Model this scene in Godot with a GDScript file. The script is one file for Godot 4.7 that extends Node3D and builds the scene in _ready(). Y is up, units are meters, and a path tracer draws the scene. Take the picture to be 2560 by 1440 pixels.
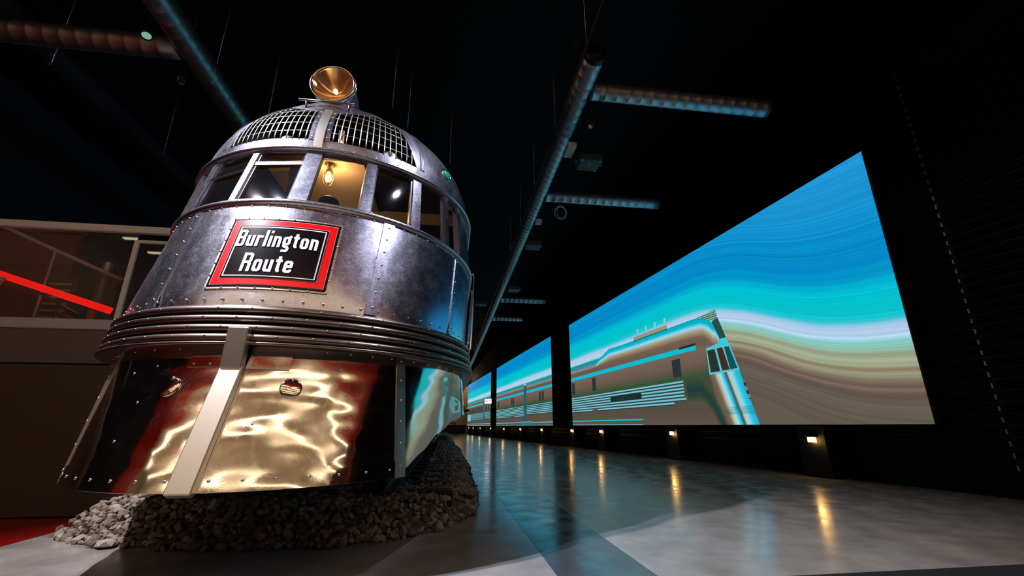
extends Node3D
# A streamlined stainless-steel locomotive in a dark museum hall with three projected pictures on the right wall.
# Axes: the track runs along -z at x = 0, the floor is y = 0, metres.

const RING_UPPER := [[1.33, -2.95, 1.42, 1.50], [1.6, -2.965, 1.42, 1.50], [2.495, -3.265, 1.47, 1.77], [3.147, -3.53, 1.42, 1.5]]
const RING_PILOT := [[0.5, -2.565, 1.5, 2.54], [0.535, -2.58, 1.5, 2.5], [1.36, -2.97, 1.40, 1.52]]
const ROOF_W := 1.43
const MID := 2.4   # the window and grille layout is centred 2.4 degrees off the strap

var M := {}
var names := {}
var rng := RandomNumberGenerator.new()
var wall_at := Vector3(7.482, 0, -11.31)
var wall_along := Vector3(0.0954, 0, 0.9954)      # towards the camera
var wall_out := Vector3(-0.9954, 0, 0.0954)       # into the hall


# ---------------------------------------------------------------- nodes
func numbered(n: String) -> String:
	names[n] = names.get(n, -1) + 1
	return n if names[n] == 0 else "%s_%03d" % [n, names[n]]

func tag(o: Node, label: String, category := "", group := "", kind := "") -> Node:
	if label: o.set_meta("label", label)
	if category: o.set_meta("category", category)
	if group: o.set_meta("group", group)
	if kind: o.set_meta("kind", kind)
	return o

func thing(called: String, label: String, category: String, at := Vector3.ZERO, group := "") -> Node3D:
	var o := Node3D.new()
	o.name = numbered(called)
	add_child(o)
	o.position = at
	tag(o, label, category, group)
	return o

func origin_of(n: Node) -> Vector3:
	var p := Vector3.ZERO
	while n != self and n is Node3D:
		p += n.position
		n = n.get_parent()
	return p

func put(called: String, st: SurfaceTool, m: Material, parent: Node = self, at = null) -> MeshInstance3D:
	st.generate_normals()
	return put_mesh(called, st.commit(), m, parent, at)

func put_mesh(called: String, mesh: Mesh, m: Material, parent: Node = self, at = null) -> MeshInstance3D:
	# meshes are written in hall coordinates; children are moved back by their parent's place
	var o := MeshInstance3D.new()
	o.name = numbered(called) if parent == self else called
	o.mesh = mesh
	o.material_override = m
	parent.add_child(o, true)
	o.position = (at if at != null else Vector3.ZERO) - origin_of(parent)
	return o

func structure(called: String, st: SurfaceTool, m: Material, label := "") -> MeshInstance3D:
	var o := put(called, st, m)
	tag(o, label, "", "", "structure")
	return o


# ---------------------------------------------------------------- shapes
func mb() -> SurfaceTool:
	var st := SurfaceTool.new()
	st.begin(Mesh.PRIMITIVE_TRIANGLES)
	return st

func tri(st: SurfaceTool, a: Vector3, b: Vector3, c: Vector3, ua := Vector2.ZERO, ub := Vector2.ZERO, uc := Vector2.ZERO) -> void:
	st.set_uv(ua); st.add_vertex(a)
	st.set_uv(uc); st.add_vertex(c)
	st.set_uv(ub); st.add_vertex(b)

func quad(st: SurfaceTool, a: Vector3, b: Vector3, c: Vector3, d: Vector3, ua := Vector2.ZERO, ub := Vector2(1, 0), uc := Vector2(1, 1), ud := Vector2(0, 1)) -> void:
	tri(st, a, b, c, ua, ub, uc)
	tri(st, a, c, d, ua, uc, ud)

func box(st: SurfaceTool, c: Vector3, s: Vector3, b := Basis(), bevel := 0.0) -> void:
	st.set_smooth_group(-1)
	var h := s / 2
	if bevel <= 0.0:
		for ax in 3:
			for sg in [-1.0, 1.0]:
				var n := Vector3.ZERO
				n[ax] = sg
				var u := Vector3.ZERO
				u[(ax + 1) % 3] = sg
				var v := Vector3.ZERO
				v[(ax + 2) % 3] = 1
				var p := []
				for k in [[-1, -1], [1, -1], [1, 1], [-1, 1]]:
					p.append(c + b * ((n + u * k[0] + v * k[1]) * h))
				var w: float = s[(ax + 1) % 3]
				var t: float = s[(ax + 2) % 3]
				quad(st, p[0], p[1], p[2], p[3], Vector2(0, 0), Vector2(w, 0), Vector2(w, t), Vector2(0, t))
		return
	# chamfered box: faces pulled in, edge strips and corner triangles
	var e := bevel
	for ax in 3:
		var i := (ax + 1) % 3
		var j := (ax + 2) % 3
		for sg in [-1.0, 1.0]:
			var p := []
			for k in [[-1, -1], [1, -1], [1, 1], [-1, 1]]:
				var q := Vector3.ZERO
				q[ax] = sg * h[ax]
				q[i] = sg * k[0] * (h[i] - e)
				q[j] = k[1] * (h[j] - e)
				p.append(c + b * q)
			quad(st, p[0], p[1], p[2], p[3])
		for si in [-1.0, 1.0]:
			for sj in [-1.0, 1.0]:
				var p := []
				for k in [[0, -1], [1, -1], [1, 1], [0, 1]]:
					var q := Vector3.ZERO
					q[ax] = k[1] * (h[ax] - e)
					q[i] = si * (h[i] - (e if k[0] == 1 else 0.0))
					q[j] = sj * (h[j] - (0.0 if k[0] == 1 else e))
					p.append(c + b * q)
				if si * sj > 0: quad(st, p[0], p[3], p[2], p[1])
				else: quad(st, p[0], p[1], p[2], p[3])
	for a in [-1.0, 1.0]:
		for bb in [-1.0, 1.0]:
			for cc in [-1.0, 1.0]:
				var x := c + b * Vector3(a * h.x, bb * (h.y - e), cc * (h.z - e))
				var y := c + b * Vector3(a * (h.x - e), bb * h.y, cc * (h.z - e))
				var z := c + b * Vector3(a * (h.x - e), bb * (h.y - e), cc * h.z)
				if a * bb * cc > 0: tri(st, x, y, z)
				else: tri(st, x, z, y)

func span(st: SurfaceTool, lo: Vector3, hi: Vector3) -> void:
	box(st, (lo + hi) / 2, hi - lo)

func frame_of(d: Vector3) -> Basis:
	var z := d.normalized()
	var x := (Vector3.UP if absf(z.y) < 0.95 else Vector3.RIGHT).cross(z).normalized()
	return Basis(x, z.cross(x), z)

func lathe(st: SurfaceTool, at: Vector3, b: Basis, prof: Array, seg := 24) -> void:
	# profile of [radius, along] pairs turned about the basis' z axis
	st.set_smooth_group(0)
	for i in prof.size() - 1:
		var r0: float = prof[i][0]
		var r1: float = prof[i + 1][0]
		for k in seg:
			var a0 := TAU * k / seg
			var a1 := TAU * (k + 1) / seg
			var p0 := at + b * Vector3(r0 * cos(a0), r0 * sin(a0), prof[i][1])
			var p1 := at + b * Vector3(r0 * cos(a1), r0 * sin(a1), prof[i][1])
			var p2 := at + b * Vector3(r1 * cos(a1), r1 * sin(a1), prof[i + 1][1])
			var p3 := at + b * Vector3(r1 * cos(a0), r1 * sin(a0), prof[i + 1][1])
			var u0 := Vector2(float(k) / seg, prof[i][1])
			var u1 := Vector2(float(k + 1) / seg, prof[i][1])
			var u2 := Vector2(float(k + 1) / seg, prof[i + 1][1])
			var u3 := Vector2(float(k) / seg, prof[i + 1][1])
			if r0 > 1e-6: tri(st, p0, p1, p2, u0, u1, u2)
			if r1 > 1e-6: tri(st, p0, p2, p3, u0, u2, u3)

func rod(st: SurfaceTool, a: Vector3, b: Vector3, r: float, seg := 10) -> void:
	var l := a.distance_to(b)
	lathe(st, a, frame_of(b - a), [[0.0, 0.0], [r, 0.0], [r, l], [0.0, l]], seg)

func tube(st: SurfaceTool, path: Array, r: float, seg := 8, closed := false, flat := 1.0) -> void:
	st.set_smooth_group(0)
	var rings := []
	var n := path.size()
	var up := Vector3.ZERO
	for i in n:
		var d: Vector3
		if closed: d = path[(i + 1) % n] - path[(i - 1 + n) % n]
		else: d = path[mini(i + 1, n - 1)] - path[maxi(i - 1, 0)]
		d = d.normalized()
		if i == 0: up = frame_of(d).y
		up = (up - d * up.dot(d)).normalized()
		var sx := d.cross(up)
		var ring := []
		for k in seg:
			var a := TAU * k / seg
			ring.append(path[i] + sx * (cos(a) * r) + up * (sin(a) * r * flat))
		rings.append(ring)
	for i in (n if closed else n - 1):
		var r0: Array = rings[i]
		var r1: Array = rings[(i + 1) % n]
		for k in seg:
			var k1 := (k + 1) % seg
			quad(st, r0[k], r1[k], r1[k1], r0[k1])
	if not closed:
		for k in range(1, seg - 1):
			tri(st, rings[0][0], rings[0][k], rings[0][k + 1])
			tri(st, rings[n - 1][0], rings[n - 1][k + 1], rings[n - 1][k])

func torus(st: SurfaceTool, c: Vector3, b: Basis, R: float, r: float, seg := 36, sub := 8, squash := 1.0) -> void:
	var p := []
	for i in seg:
		var a := TAU * i / seg
		p.append(c + b * Vector3(R * cos(a), R * squash * sin(a), 0))
	tube(st, p, r, sub, true)

func sheet(st: SurfaceTool, nu: int, nv: int, f: Callable, th := 0.004, su := 1.0, sv := 1.0) -> void:
	# a curved sheet: f(u, v) with u to the right and v up as seen from outside; th is its thickness inwards
	var P := []
	for i in nu + 1:
		var row := []
		for j in nv + 1:
			row.append(f.call(float(i) / nu, float(j) / nv))
		P.append(row)
	st.set_smooth_group(0)
	for i in nu:
		for j in nv:
			quad(st, P[i][j], P[i + 1][j], P[i + 1][j + 1], P[i][j + 1], Vector2(su * i / nu, sv * j / nv), Vector2(su * (i + 1) / nu, sv * j / nv), Vector2(su * (i + 1) / nu, sv * (j + 1) / nv), Vector2(su * i / nu, sv * (j + 1) / nv))
	if th <= 0.0: return
	var Q := []
	for i in nu + 1:
		var row := []
		for j in nv + 1:
			var du: Vector3 = P[mini(i + 1, nu)][j] - P[maxi(i - 1, 0)][j]
			var dv: Vector3 = P[i][mini(j + 1, nv)] - P[i][maxi(j - 1, 0)]
			row.append(P[i][j] - du.cross(dv).normalized() * th)
		Q.append(row)
	st.set_smooth_group(1)
	for i in nu:
		for j in nv:
			quad(st, Q[i][j], Q[i][j + 1], Q[i + 1][j + 1], Q[i + 1][j])
	st.set_smooth_group(-1)
	for i in nu:
		quad(st, P[i][0], Q[i][0], Q[i + 1][0], P[i + 1][0])
		quad(st, P[i][nv], P[i + 1][nv], Q[i + 1][nv], Q[i][nv])
	for j in nv:
		quad(st, P[0][j], P[0][j + 1], Q[0][j + 1], Q[0][j])
		quad(st, P[nu][j], Q[nu][j], Q[nu][j + 1], P[nu][j + 1])

func stud(st: SurfaceTool, p: Vector3, n: Vector3, r := 0.009) -> void:
	var b := frame_of(n)
	lathe(st, p, b, [[r, -0.001], [r * 0.85, r * 0.4], [r * 0.45, r * 0.7], [0.0, r * 0.78]], 8)


# ---------------------------------------------------------------- the nose as a lofted surface
func ring_at(K: Array, y: float) -> Vector3:
	var i := 0
	while i < K.size() - 2 and y > K[i + 1][0]: i += 1
	var w := (y - float(K[i][0])) / (float(K[i + 1][0]) - float(K[i][0]))
	return Vector3(lerpf(K[i][1], K[i + 1][1], w), lerpf(K[i][2], K[i + 1][2], w), lerpf(K[i][3], K[i + 1][3], w))

func nose(K: Array, y: float, deg: float) -> Vector3:
	# degrees round the nose; past 90 the side runs straight back, 0.25 m for each degree
	var k := ring_at(K, y)
	var t := deg_to_rad(clampf(deg, -90, 90))
	return Vector3(k.y * sin(t), y, k.x - k.z * (1 - cos(t)) - maxf(absf(deg) - 90, 0) * 0.25)

func nose_n(K: Array, y: float, deg: float) -> Vector3:
	var e := 0.01
	var a := nose(K, y + e, deg) - nose(K, y - e, deg)
	var b := nose(K, y, deg + 0.2) - nose(K, y, deg - 0.2)
	return b.cross(a).normalized()

func skin(K: Array, y: float, deg: float, out: float) -> Vector3:
	return nose(K, y, deg) + nose_n(K, y, deg) * out

func panel(K: Array, t0: float, t1: float, y0: float, y1: float, out := 0.0, th := 0.006, nu := 0, nv := 6) -> SurfaceTool:
	var st := mb()
	var n := nu if nu > 0 else maxi(2, int(absf(t1 - t0) / 2.0))
	sheet(st, n, nv, func(u, v): return skin(K, lerpf(y0, y1, v), lerpf(t0, t1, u), out), th, absf(t1 - t0) * 0.026, y1 - y0)
	return st

func ribbed(K: Array, y: float, prof: Array, t0: float, t1: float, step := 2.0) -> SurfaceTool:
	# a moulding: a section of [outwards, up] swept round the nose
	var st := mb()
	var n := int((t1 - t0) / step)
	st.set_smooth_group(0)
	for i in n:
		for k in prof.size() - 1:
			var p := []
			for q in [[i, k], [i + 1, k], [i + 1, k + 1], [i, k + 1]]:
				var t: float = t0 + (t1 - t0) * q[0] / n
				var nn := nose_n(K, y, t)
				nn.y = 0
				p.append(nose(K, y, t) + nn.normalized() * prof[q[1]][0] + Vector3.UP * prof[q[1]][1])
			quad(st, p[0], p[1], p[2], p[3])
	return st

func roof(phi: float, deg: float, out := 0.0) -> Vector3:
	var a := deg_to_rad(phi)
	var t := deg_to_rad(clampf(deg, -90, 90))
	var kw := pow(cos(a), 0.6)
	var ze := -5.03 - 0.57 * sin(a)
	var z0 := -5.6 + 2.07 * pow(cos(a), 0.65)
	var p := Vector3(ROOF_W * kw * sin(t), 3.147 + 1.1 * sin(a), ze + (z0 - ze) * cos(t) - maxf(absf(deg) - 90, 0) * 0.25)
	if out == 0.0: return p
	return p + (p - Vector3(0, 3.0, minf(-5.2, p.z))).normalized() * out

func roof_y(x: float, z: float) -> float:
	var lo := 0.0
	var hi := 89.5
	for i in 30:
		var m := (lo + hi) / 2
		var a := deg_to_rad(m)
		var ze := -5.03 - 0.57 * sin(a)
		var z0 := -5.6 + 2.07 * pow(cos(a), 0.65)
		var f := pow(x / (ROOF_W * pow(cos(a), 0.6)), 2) + pow(maxf(z - ze, 0) / (z0 - ze), 2)
		if f > 1: hi = m
		else: lo = m
	return 3.147 + 1.1 * sin(deg_to_rad(lo))

func grille_top(d: float) -> float:
	# how high the grille opening reaches, by degrees off its middle
	var K := [[0, 29], [3.5, 29], [12, 35], [20, 40], [25, 39], [29.5, 32], [32.5, 20], [34.5, 11], [36, 5.5]]
	for i in K.size() - 1:
		if d <= K[i + 1][0]:
			return lerpf(K[i][1], K[i + 1][1], (d - float(K[i][0])) / (float(K[i + 1][0]) - float(K[i][0])))
	return 5.5


# ---------------------------------------------------------------- materials
func mat(c: Color, rough := 0.6, metal := 0.0) -> StandardMaterial3D:
	var m := StandardMaterial3D.new()
	m.albedo_color = c
	m.roughness = rough
	m.metallic = metal
	return m

func glow(c: Color, e: float) -> StandardMaterial3D:
	var m := mat(Color(0.05, 0.05, 0.05), 0.5)
	m.emission_enabled = true
	m.emission = c
	m.emission_energy_multiplier = e
	return m

func noise_image(freq: float, octaves: int, sd: int, lo: float, hi: float, size := 512, stretch := Vector2.ONE) -> ImageTexture:
	var n := FastNoiseLite.new()
	n.seed = sd
	n.frequency = freq
	n.fractal_octaves = octaves
	n.noise_type = FastNoiseLite.TYPE_SIMPLEX_SMOOTH
	var im: Image
	if stretch == Vector2.ONE: im = n.get_seamless_image(size, size)
	else:
		im = n.get_seamless_image(int(size / stretch.x), int(size / stretch.y))
		im.resize(size, size, Image.INTERPOLATE_CUBIC)
	im.convert(Image.FORMAT_RGB8)
	var d := im.get_data()
	for i in d.size():
		d[i] = int(255.0 * lerpf(lo, hi, d[i] / 255.0))
	return ImageTexture.create_from_image(Image.create_from_data(size, size, false, Image.FORMAT_RGB8, d))

func scratched(size: int, count: int, base: float, spread: float, sd: int) -> ImageTexture:
	# polishing swirls and scratches as a roughness picture
	var r := RandomNumberGenerator.new()
	r.seed = sd
	var n := FastNoiseLite.new()
	n.seed = sd
	n.frequency = 0.005
	n.fractal_octaves = 3
	var im := n.get_seamless_image(size, size)
	im.convert(Image.FORMAT_L8)
	var d := im.get_data()
	for i in d.size():
		d[i] = int(255.0 * clampf(base + spread * (d[i] / 255.0 - 0.5) * 2.0, 0.02, 0.9))
	for k in count:
		var x := r.randf() * size
		var y := r.randf() * size
		var a := r.randf() * TAU
		var bend := r.randf_range(-0.05, 0.05)
		var v := int(r.randf_range(-14, 26))
		for s in r.randi_range(12, 60):
			var at := (posmod(int(y), size)) * size + posmod(int(x), size)
			d[at] = clampi(d[at] + v, 4, 240)
			x += cos(a)
			y += sin(a)
			a += bend
	return ImageTexture.create_from_image(Image.create_from_data(size, size, false, Image.FORMAT_L8, d))

func make_materials() -> void:
	var steel := mat(Color(0.75, 0.75, 0.80), 1.0, 1.0)
	steel.roughness_texture = scratched(1024, 14000, 0.24, 0.035, 3)
	steel.heightmap_enabled = true
	steel.heightmap_texture = noise_image(0.006, 2, 5, 0.0, 1.0)
	steel.heightmap_scale = 0.08
	steel.uv1_scale = Vector3(0.9, 0.9, 1)
	M.steel = steel
	var pilot := mat(Color(0.86, 0.84, 0.81), 1.0, 1.0)
	pilot.roughness_texture = scratched(1024, 4000, 0.085, 0.04, 8)
	pilot.heightmap_enabled = true
	pilot.heightmap_texture = noise_image(0.0085, 2, 21, 0.0, 1.0, 512, Vector2(2.2, 1.0))
	pilot.heightmap_scale = 0.28
	pilot.uv1_scale = Vector3(0.9, 0.9, 1)
	M.pilot = pilot
	var roof_m := mat(Color(0.62, 0.62, 0.66), 1.0, 1.0)
	roof_m.roughness_texture = scratched(512, 3000, 0.31, 0.05, 12)
	M.roof = roof_m
	M.belt = mat(Color(0.52, 0.47, 0.44), 0.30, 1.0)
	M.strap = mat(Color(0.74, 0.71, 0.66), 0.36, 1.0)
	M.chrome = mat(Color(0.85, 0.86, 0.88), 0.14, 1.0)
	M.bar = mat(Color(0.78, 0.76, 0.72), 0.35, 1.0)
	M.rivet = mat(Color(0.82, 0.82, 0.83), 0.2, 1.0)
	M.dark = mat(Color(0.09, 0.08, 0.08), 0.6)
	M.black = mat(Color(0.035, 0.035, 0.04), 0.5)
	M.soot = mat(Color(0.13, 0.11, 0.09), 0.8)
	M.cream = mat(Color(0.86, 0.80, 0.68), 0.6)
	M.brown = mat(Color(0.30, 0.22, 0.17), 0.6)
	M.sign_red = mat(Color(0.86, 0.05, 0.07), 0.22)
	M.sign_black = mat(Color(0.035, 0.035, 0.045), 0.16)
	M.sign_white = mat(Color(0.88, 0.88, 0.90), 0.3)
	var g := mat(Color(0.30, 0.34, 0.36, 0.05), 0.02)
	g.transparency = BaseMaterial3D.TRANSPARENCY_ALPHA
	M.glass = g
	var gt := mat(Color(0.05, 0.05, 0.06, 0.6), 0.02)
	gt.transparency = BaseMaterial3D.TRANSPARENCY_ALPHA
	M.tinted = gt
	M.reflector = mat(Color(0.95, 0.80, 0.60), 0.16, 1.0)
	M.green = mat(Color(0.08, 0.62, 0.50), 0.08)
	# floor and hall
	var fl := mat(Color(0.63, 0.615, 0.605), 1.0)
	fl.roughness_texture = noise_image(0.008, 3, 31, 0.12, 0.26)
	fl.detail_enabled = true
	fl.detail_blend_mode = BaseMaterial3D.BLEND_MODE_MUL
	fl.detail_albedo = noise_image(0.008, 5, 33, 0.80, 1.0)
	fl.heightmap_enabled = true
	fl.heightmap_texture = noise_image(0.03, 3, 34, 0.0, 1.0)
	fl.heightmap_scale = 0.025
	fl.uv1_triplanar = true
	fl.uv1_world_triplanar = true
	fl.uv1_scale = Vector3(0.6, 0.6, 0.6)
	fl.uv2_triplanar = true
	fl.uv2_world_triplanar = true
	fl.uv2_scale = Vector3(0.35, 0.35, 0.35)
	M.floor = fl
	var fd: StandardMaterial3D = fl.duplicate()
	fd.albedo_color = Color(0.30, 0.31, 0.32)
	M.floor_dark = fd
	var fr: StandardMaterial3D = fl.duplicate()
	fr.albedo_color = Color(0.62, 0.07, 0.06)
	M.floor_red = fr
	var car := mat(Color(0.10, 0.10, 0.105), 0.85)
	car.albedo_texture = noise_image(0.35, 2, 40, 0.25, 1.0)
	car.uv1_triplanar = true
	car.uv1_world_triplanar = true
	car.uv1_scale = Vector3(1.5, 1.5, 1.5)
	M.carpet = car
	M.hall = mat(Color(0.17, 0.19, 0.235), 0.9)
	M.ceiling = mat(Color(0.05, 0.05, 0.055), 0.95)
	M.slat = mat(Color(0.06, 0.06, 0.065), 0.7)
	M.slat.metallic_specular = 0.2
	M.tan = mat(Color(0.74, 0.66, 0.57), 0.85)
	M.red_paint = mat(Color(0.80, 0.08, 0.07), 0.6)
	M.panel_grey = mat(Color(0.38, 0.35, 0.34), 0.6)
	M.panel_brown = mat(Color(0.27, 0.23, 0.215), 0.6)
	M.rail_grey = mat(Color(0.70, 0.70, 0.73), 0.4)
	M.white = mat(Color(0.85, 0.85, 0.83), 0.5)
	var zinc := mat(Color(0.80, 0.81, 0.81), 1.0, 1.0)
	zinc.roughness_texture = noise_image(0.05, 3, 50, 0.40, 0.58)
	zinc.uv1_scale = Vector3(2, 1.5, 1)
	M.zinc = zinc
	M.steel_rod = mat(Color(0.75, 0.76, 0.78), 0.35, 1.0)
	M.tie = mat(Color(0.13, 0.10, 0.085), 0.85)
	M.rail = mat(Color(0.28, 0.24, 0.22), 0.45, 1.0)
	M.bed = mat(Color(0.36, 0.33, 0.31), 0.95)
	M.stones = []
	for c in [Color(0.66, 0.61, 0.56), Color(0.56, 0.51, 0.465), Color(0.74, 0.70, 0.66), Color(0.48, 0.435, 0.40)]:
		var s := mat(c, 0.9)
		s.albedo_texture = noise_image(0.03, 4, 60 + M.stones.size(), 0.65, 1.0, 128)
		s.uv1_triplanar = true
		s.uv1_scale = Vector3(6, 6, 6)
		M.stones.append(s)


# ---------------------------------------------------------------- the pictures on the screens
func ramp(K: Array, v: float) -> Color:
	for i in K.size() - 1:
		if v <= K[i + 1][0]:
			var w := clampf((v - float(K[i][0])) / (float(K[i + 1][0]) - float(K[i][0])), 0, 1)
			return Color(lerpf(K[i][1], K[i + 1][1], w) / 255.0, lerpf(K[i][2], K[i + 1][2], w) / 255.0, lerpf(K[i][3], K[i + 1][3], w) / 255.0)
	var e = K[K.size() - 1]
	return Color(e[1] / 255.0, e[2] / 255.0, e[3] / 255.0)

func curve(K: Array, v: float) -> float:
	if v <= K[0][0]: return K[0][1]
	for i in K.size() - 1:
		if v <= K[i + 1][0]:
			return lerpf(K[i][1], K[i + 1][1], smoothstep(0, 1, (v - float(K[i][0])) / (float(K[i + 1][0]) - float(K[i][0]))) * 0.4 + 0.6 * (v - float(K[i][0])) / (float(K[i + 1][0]) - float(K[i][0])))
	return K[K.size() - 1][1]

func poly_fill(im: Image, pts: Array, f: Callable) -> void:
	# fill a polygon given in metres on the screen; f(a, y, across) gives the colour
	var w := im.get_width()
	var h := im.get_height()
	var sx := w / 13.74
	var sy := h / 4.34
	var y0 := 99.0
	var y1 := -99.0
	for p in pts:
		y0 = minf(y0, p[1])
		y1 = maxf(y1, p[1])
	for r in range(maxi(0, int((5.215 - y1) * sy)), mini(h, int((5.215 - y0) * sy) + 1)):
		var y := 5.215 - (r + 0.5) / sy
		var xs := []
		for i in pts.size():
			var a = pts[i]
			var b = pts[(i + 1) % pts.size()]
			if (a[1] > y) != (b[1] > y):
				xs.append(a[0] + (y - a[1]) / (b[1] - a[1]) * (b[0] - a[0]))
		xs.sort()
		for k in range(0, xs.size() - 1, 2):
			var c0 := maxi(0, int(xs[k] * sx + 0.5))
			var c1 := mini(w, int(xs[k + 1] * sx + 0.5))
			for c in range(c0, c1):
				var a := (c + 0.5) / sx
				im.set_pixel(c, r, f.call(a, y, (a - xs[k]) / maxf(xs[k + 1] - xs[k], 0.001)))

func rect_fill(im: Image, a0: float, a1: float, y0: float, y1: float, c: Color) -> void:
	var sx := im.get_width() / 13.74
	var sy := im.get_height() / 4.34
	var x := int(a0 * sx + 0.5)
	var y := int((5.215 - y1) * sy + 0.5)
	im.fill_rect(Rect2i(x, y, maxi(1, int(a1 * sx + 0.5) - x), maxi(1, int((5.215 - y0) * sy + 0.5) - y)), c)

func rgb(r: float, g: float, b: float) -> Color:
	return Color(r / 255.0, g / 255.0, b / 255.0)

func screen_picture(which: int) -> ImageTexture:
	var w := 1792 if which == 0 else 1024
	var h := 640 if which == 0 else 448
	var SKY := [[1.9, 96, 88, 76], [2.35, 104, 95, 82], [2.50, 98, 84, 74], [2.58, 128, 110, 96], [2.64, 104, 88, 74], [2.72, 132, 120, 102], [2.82, 158, 158, 132], [2.88, 132, 118, 92], [2.93, 160, 168, 140], [3.05, 168, 178, 150], [3.12, 148, 158, 130], [3.18, 150, 188, 165], [3.26, 140, 205, 190], [3.32, 140, 205, 205], [3.37, 178, 218, 240], [3.48, 186, 208, 240], [3.56, 176, 208, 240], [3.62, 120, 200, 225], [3.70, 20, 198, 210], [3.90, 0, 200, 212], [4.10, 0, 192, 212], [4.30, 0, 172, 210], [4.36, 0, 150, 205], [4.42, 0, 158, 208], [4.60, 0, 140, 204], [4.85, 0, 138, 202], [5.2, 8, 146, 208], [5.8, 28, 150, 214], [6.6, 36, 154, 220]]
	# colours by height along the flow, with fine streaks
	var lut := PackedColorArray()
	var n1 := FastNoiseLite.new()
	n1.seed = 71
	n1.frequency = 1.0
	var N := 2048
	for i in N:
		var Y := 1.8 + 5.0 * i / N
		var c := ramp(SKY, Y)
		var k := 1.0 + 0.07 * n1.get_noise_1d(Y * 22.0) + 0.09 * n1.get_noise_1d(Y * 70.0 + 50) + (0.06 * n1.get_noise_1d(Y * 9.0 + 90))
		lut.append(Color(clampf(c.r * k + (k - 1) * 0.18, 0, 1), clampf(c.g * k, 0, 1), clampf(c.b * k, 0, 1)))
	var sx := w / 13.74
	var sy := h / 4.34
	var bytes := PackedByteArray()
	bytes.resize(w * h * 3)
	for c in w:
		var a := (c + 0.5) / sx
		var dr := -1.3 / (1.0 + exp(-(a - 11.3) / 0.75)) * smoothstep(8.2, 10.2, a) if which == 0 else 0.0
		for r in h:
			var y := 5.215 - (r + 0.5) / sy
			var Y := y - dr + 0.035 * n1.get_noise_2d(a * 0.22, y * 0.9)
			var q := lut[clampi(int((Y - 1.8) / 5.0 * N), 0, N - 1)]
			var o := (r * w + c) * 3
			bytes[o] = int(q.r * 255)
			bytes[o + 1] = int(q.g * 255)
			bytes[o + 2] = int(q.b * 255)
	var im := Image.create_from_data(w, h, false, Image.FORMAT_RGB8, bytes)
	var SIDE := [[0.86, 98, 84, 76], [1.15, 92, 80, 68], [1.32, 88, 78, 66], [1.95, 70, 74, 58], [2.06, 52, 84, 58], [2.15, 84, 84, 62], [2.35, 110, 92, 78], [2.69, 122, 100, 90], [2.72, 116, 96, 84], [2.86, 112, 92, 80], [2.98, 108, 90, 78], [3.02, 150, 128, 100], [3.06, 120, 150, 160], [3.14, 90, 130, 150], [3.20, 30, 150, 165], [3.28, 0, 150, 165], [3.34, 0, 160, 175]]
	var side := func(_a, y, _x): return ramp(SIDE, y)
	var cyan := rgb(8, 192, 214)
	var pale := rgb(124, 196, 210)
	var deep := rgb(40, 66, 70)
	var slate := rgb(44, 52, 60)
	if which == 0:
		# car sides, the higher roof behind the cab, the cab and its front
		poly_fill(im, [[0, 0.8], [9.75, 0.8], [9.35, 1.4], [9.2, 2.0], [9.55, 2.7], [9.2, 3.0], [2.68, 3.29], [0, 3.29]], side)
		var ROOF := [[0.0, 112, 92, 80], [0.18, 118, 98, 84], [0.30, 150, 124, 98], [0.42, 168, 148, 116], [0.52, 150, 190, 180], [0.62, 176, 214, 238], [0.72, 90, 205, 225], [0.80, 0, 188, 208], [1.0, 0, 168, 186]]
		var top := [[2.68, 3.14], [3.2, 3.32], [3.93, 3.50], [5.0, 3.475], [8.6, 3.47], [9.05, 3.46], [9.33, 3.38], [9.59, 3.18], [9.70, 2.95], [9.76, 2.70]]
		var low := [[2.68, 2.96], [3.93, 2.95], [7.7, 2.92], [8.7, 2.90], [9.15, 2.86], [9.40, 2.66], [9.5, 2.55]]
		for c in range(int(2.68 * sx), int(9.76 * sx)):
			var a := (c + 0.5) / sx
			var yt := curve(top, a)
			var yl := curve(low, minf(a, 9.5))
			for r in range(int((5.215 - yt) * sy), int((5.215 - yl) * sy)):
				im.set_pixel(c, r, ramp(ROOF, ((5.215 - (r + 0.5) / sy) - yl) / maxf(yt - yl, 0.01)))
		rect_fill(im, 0, 8.82, 2.69, 2.83, cyan)
		rect_fill(im, 8.1, 8.82, 2.80, 2.86, rgb(48, 44, 34))
		# shade of green and blue along the side and round the cab
		var GREEN := [[0.0, 74, 70, 56], [0.2, 40, 76, 52], [0.45, 36, 58, 64], [0.7, 44, 72, 52], [1.0, 96, 82, 70]]
		for c in range(int(8.25 * sx), int(9.6 * sx)):
			var a := (c + 0.5) / sx
			var mid := 1.66 - 0.55 * pow(clampf((a - 8.7) / 0.62, 0, 1.6), 2)
			for r in range(int((5.215 - 2.0) * sy), h):
				var y := 5.215 - (r + 0.5) / sy
				var k := (mid + 0.34 - y) / 0.62
				if k > 0 and k < 1 and a < 9.2 + (2.0 - y) * 0.42: im.set_pixel(c, r, ramp(GREEN, k))
		# lit front posts of the cab
		var FRONT := [[0.0, 110, 90, 78], [0.12, 120, 100, 84], [0.24, 190, 196, 170], [0.34, 170, 225, 240], [0.46, 40, 190, 225], [0.52, 20, 120, 150], [0.56, 100, 84, 60], [0.62, 190, 200, 180], [0.72, 150, 220, 240], [0.86, 40, 195, 228], [1.0, 30, 175, 215]]
		poly_fill(im, [[9.22, 2.02], [9.65, 0.86], [10.56, 0.86], [10.24, 1.90], [10.2, 2.05]], func(_a, _y, x): return ramp(FRONT, x))
		poly_fill(im, [[9.48, 1.26], [9.6, 1.10], [10.48, 1.10], [10.43, 1.26]], func(_a, y, x): return ramp(FRONT, x).lerp(rgb(30, 110, 120), 0.35 if int(y * 60) % 2 == 0 else 0.1))
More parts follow.
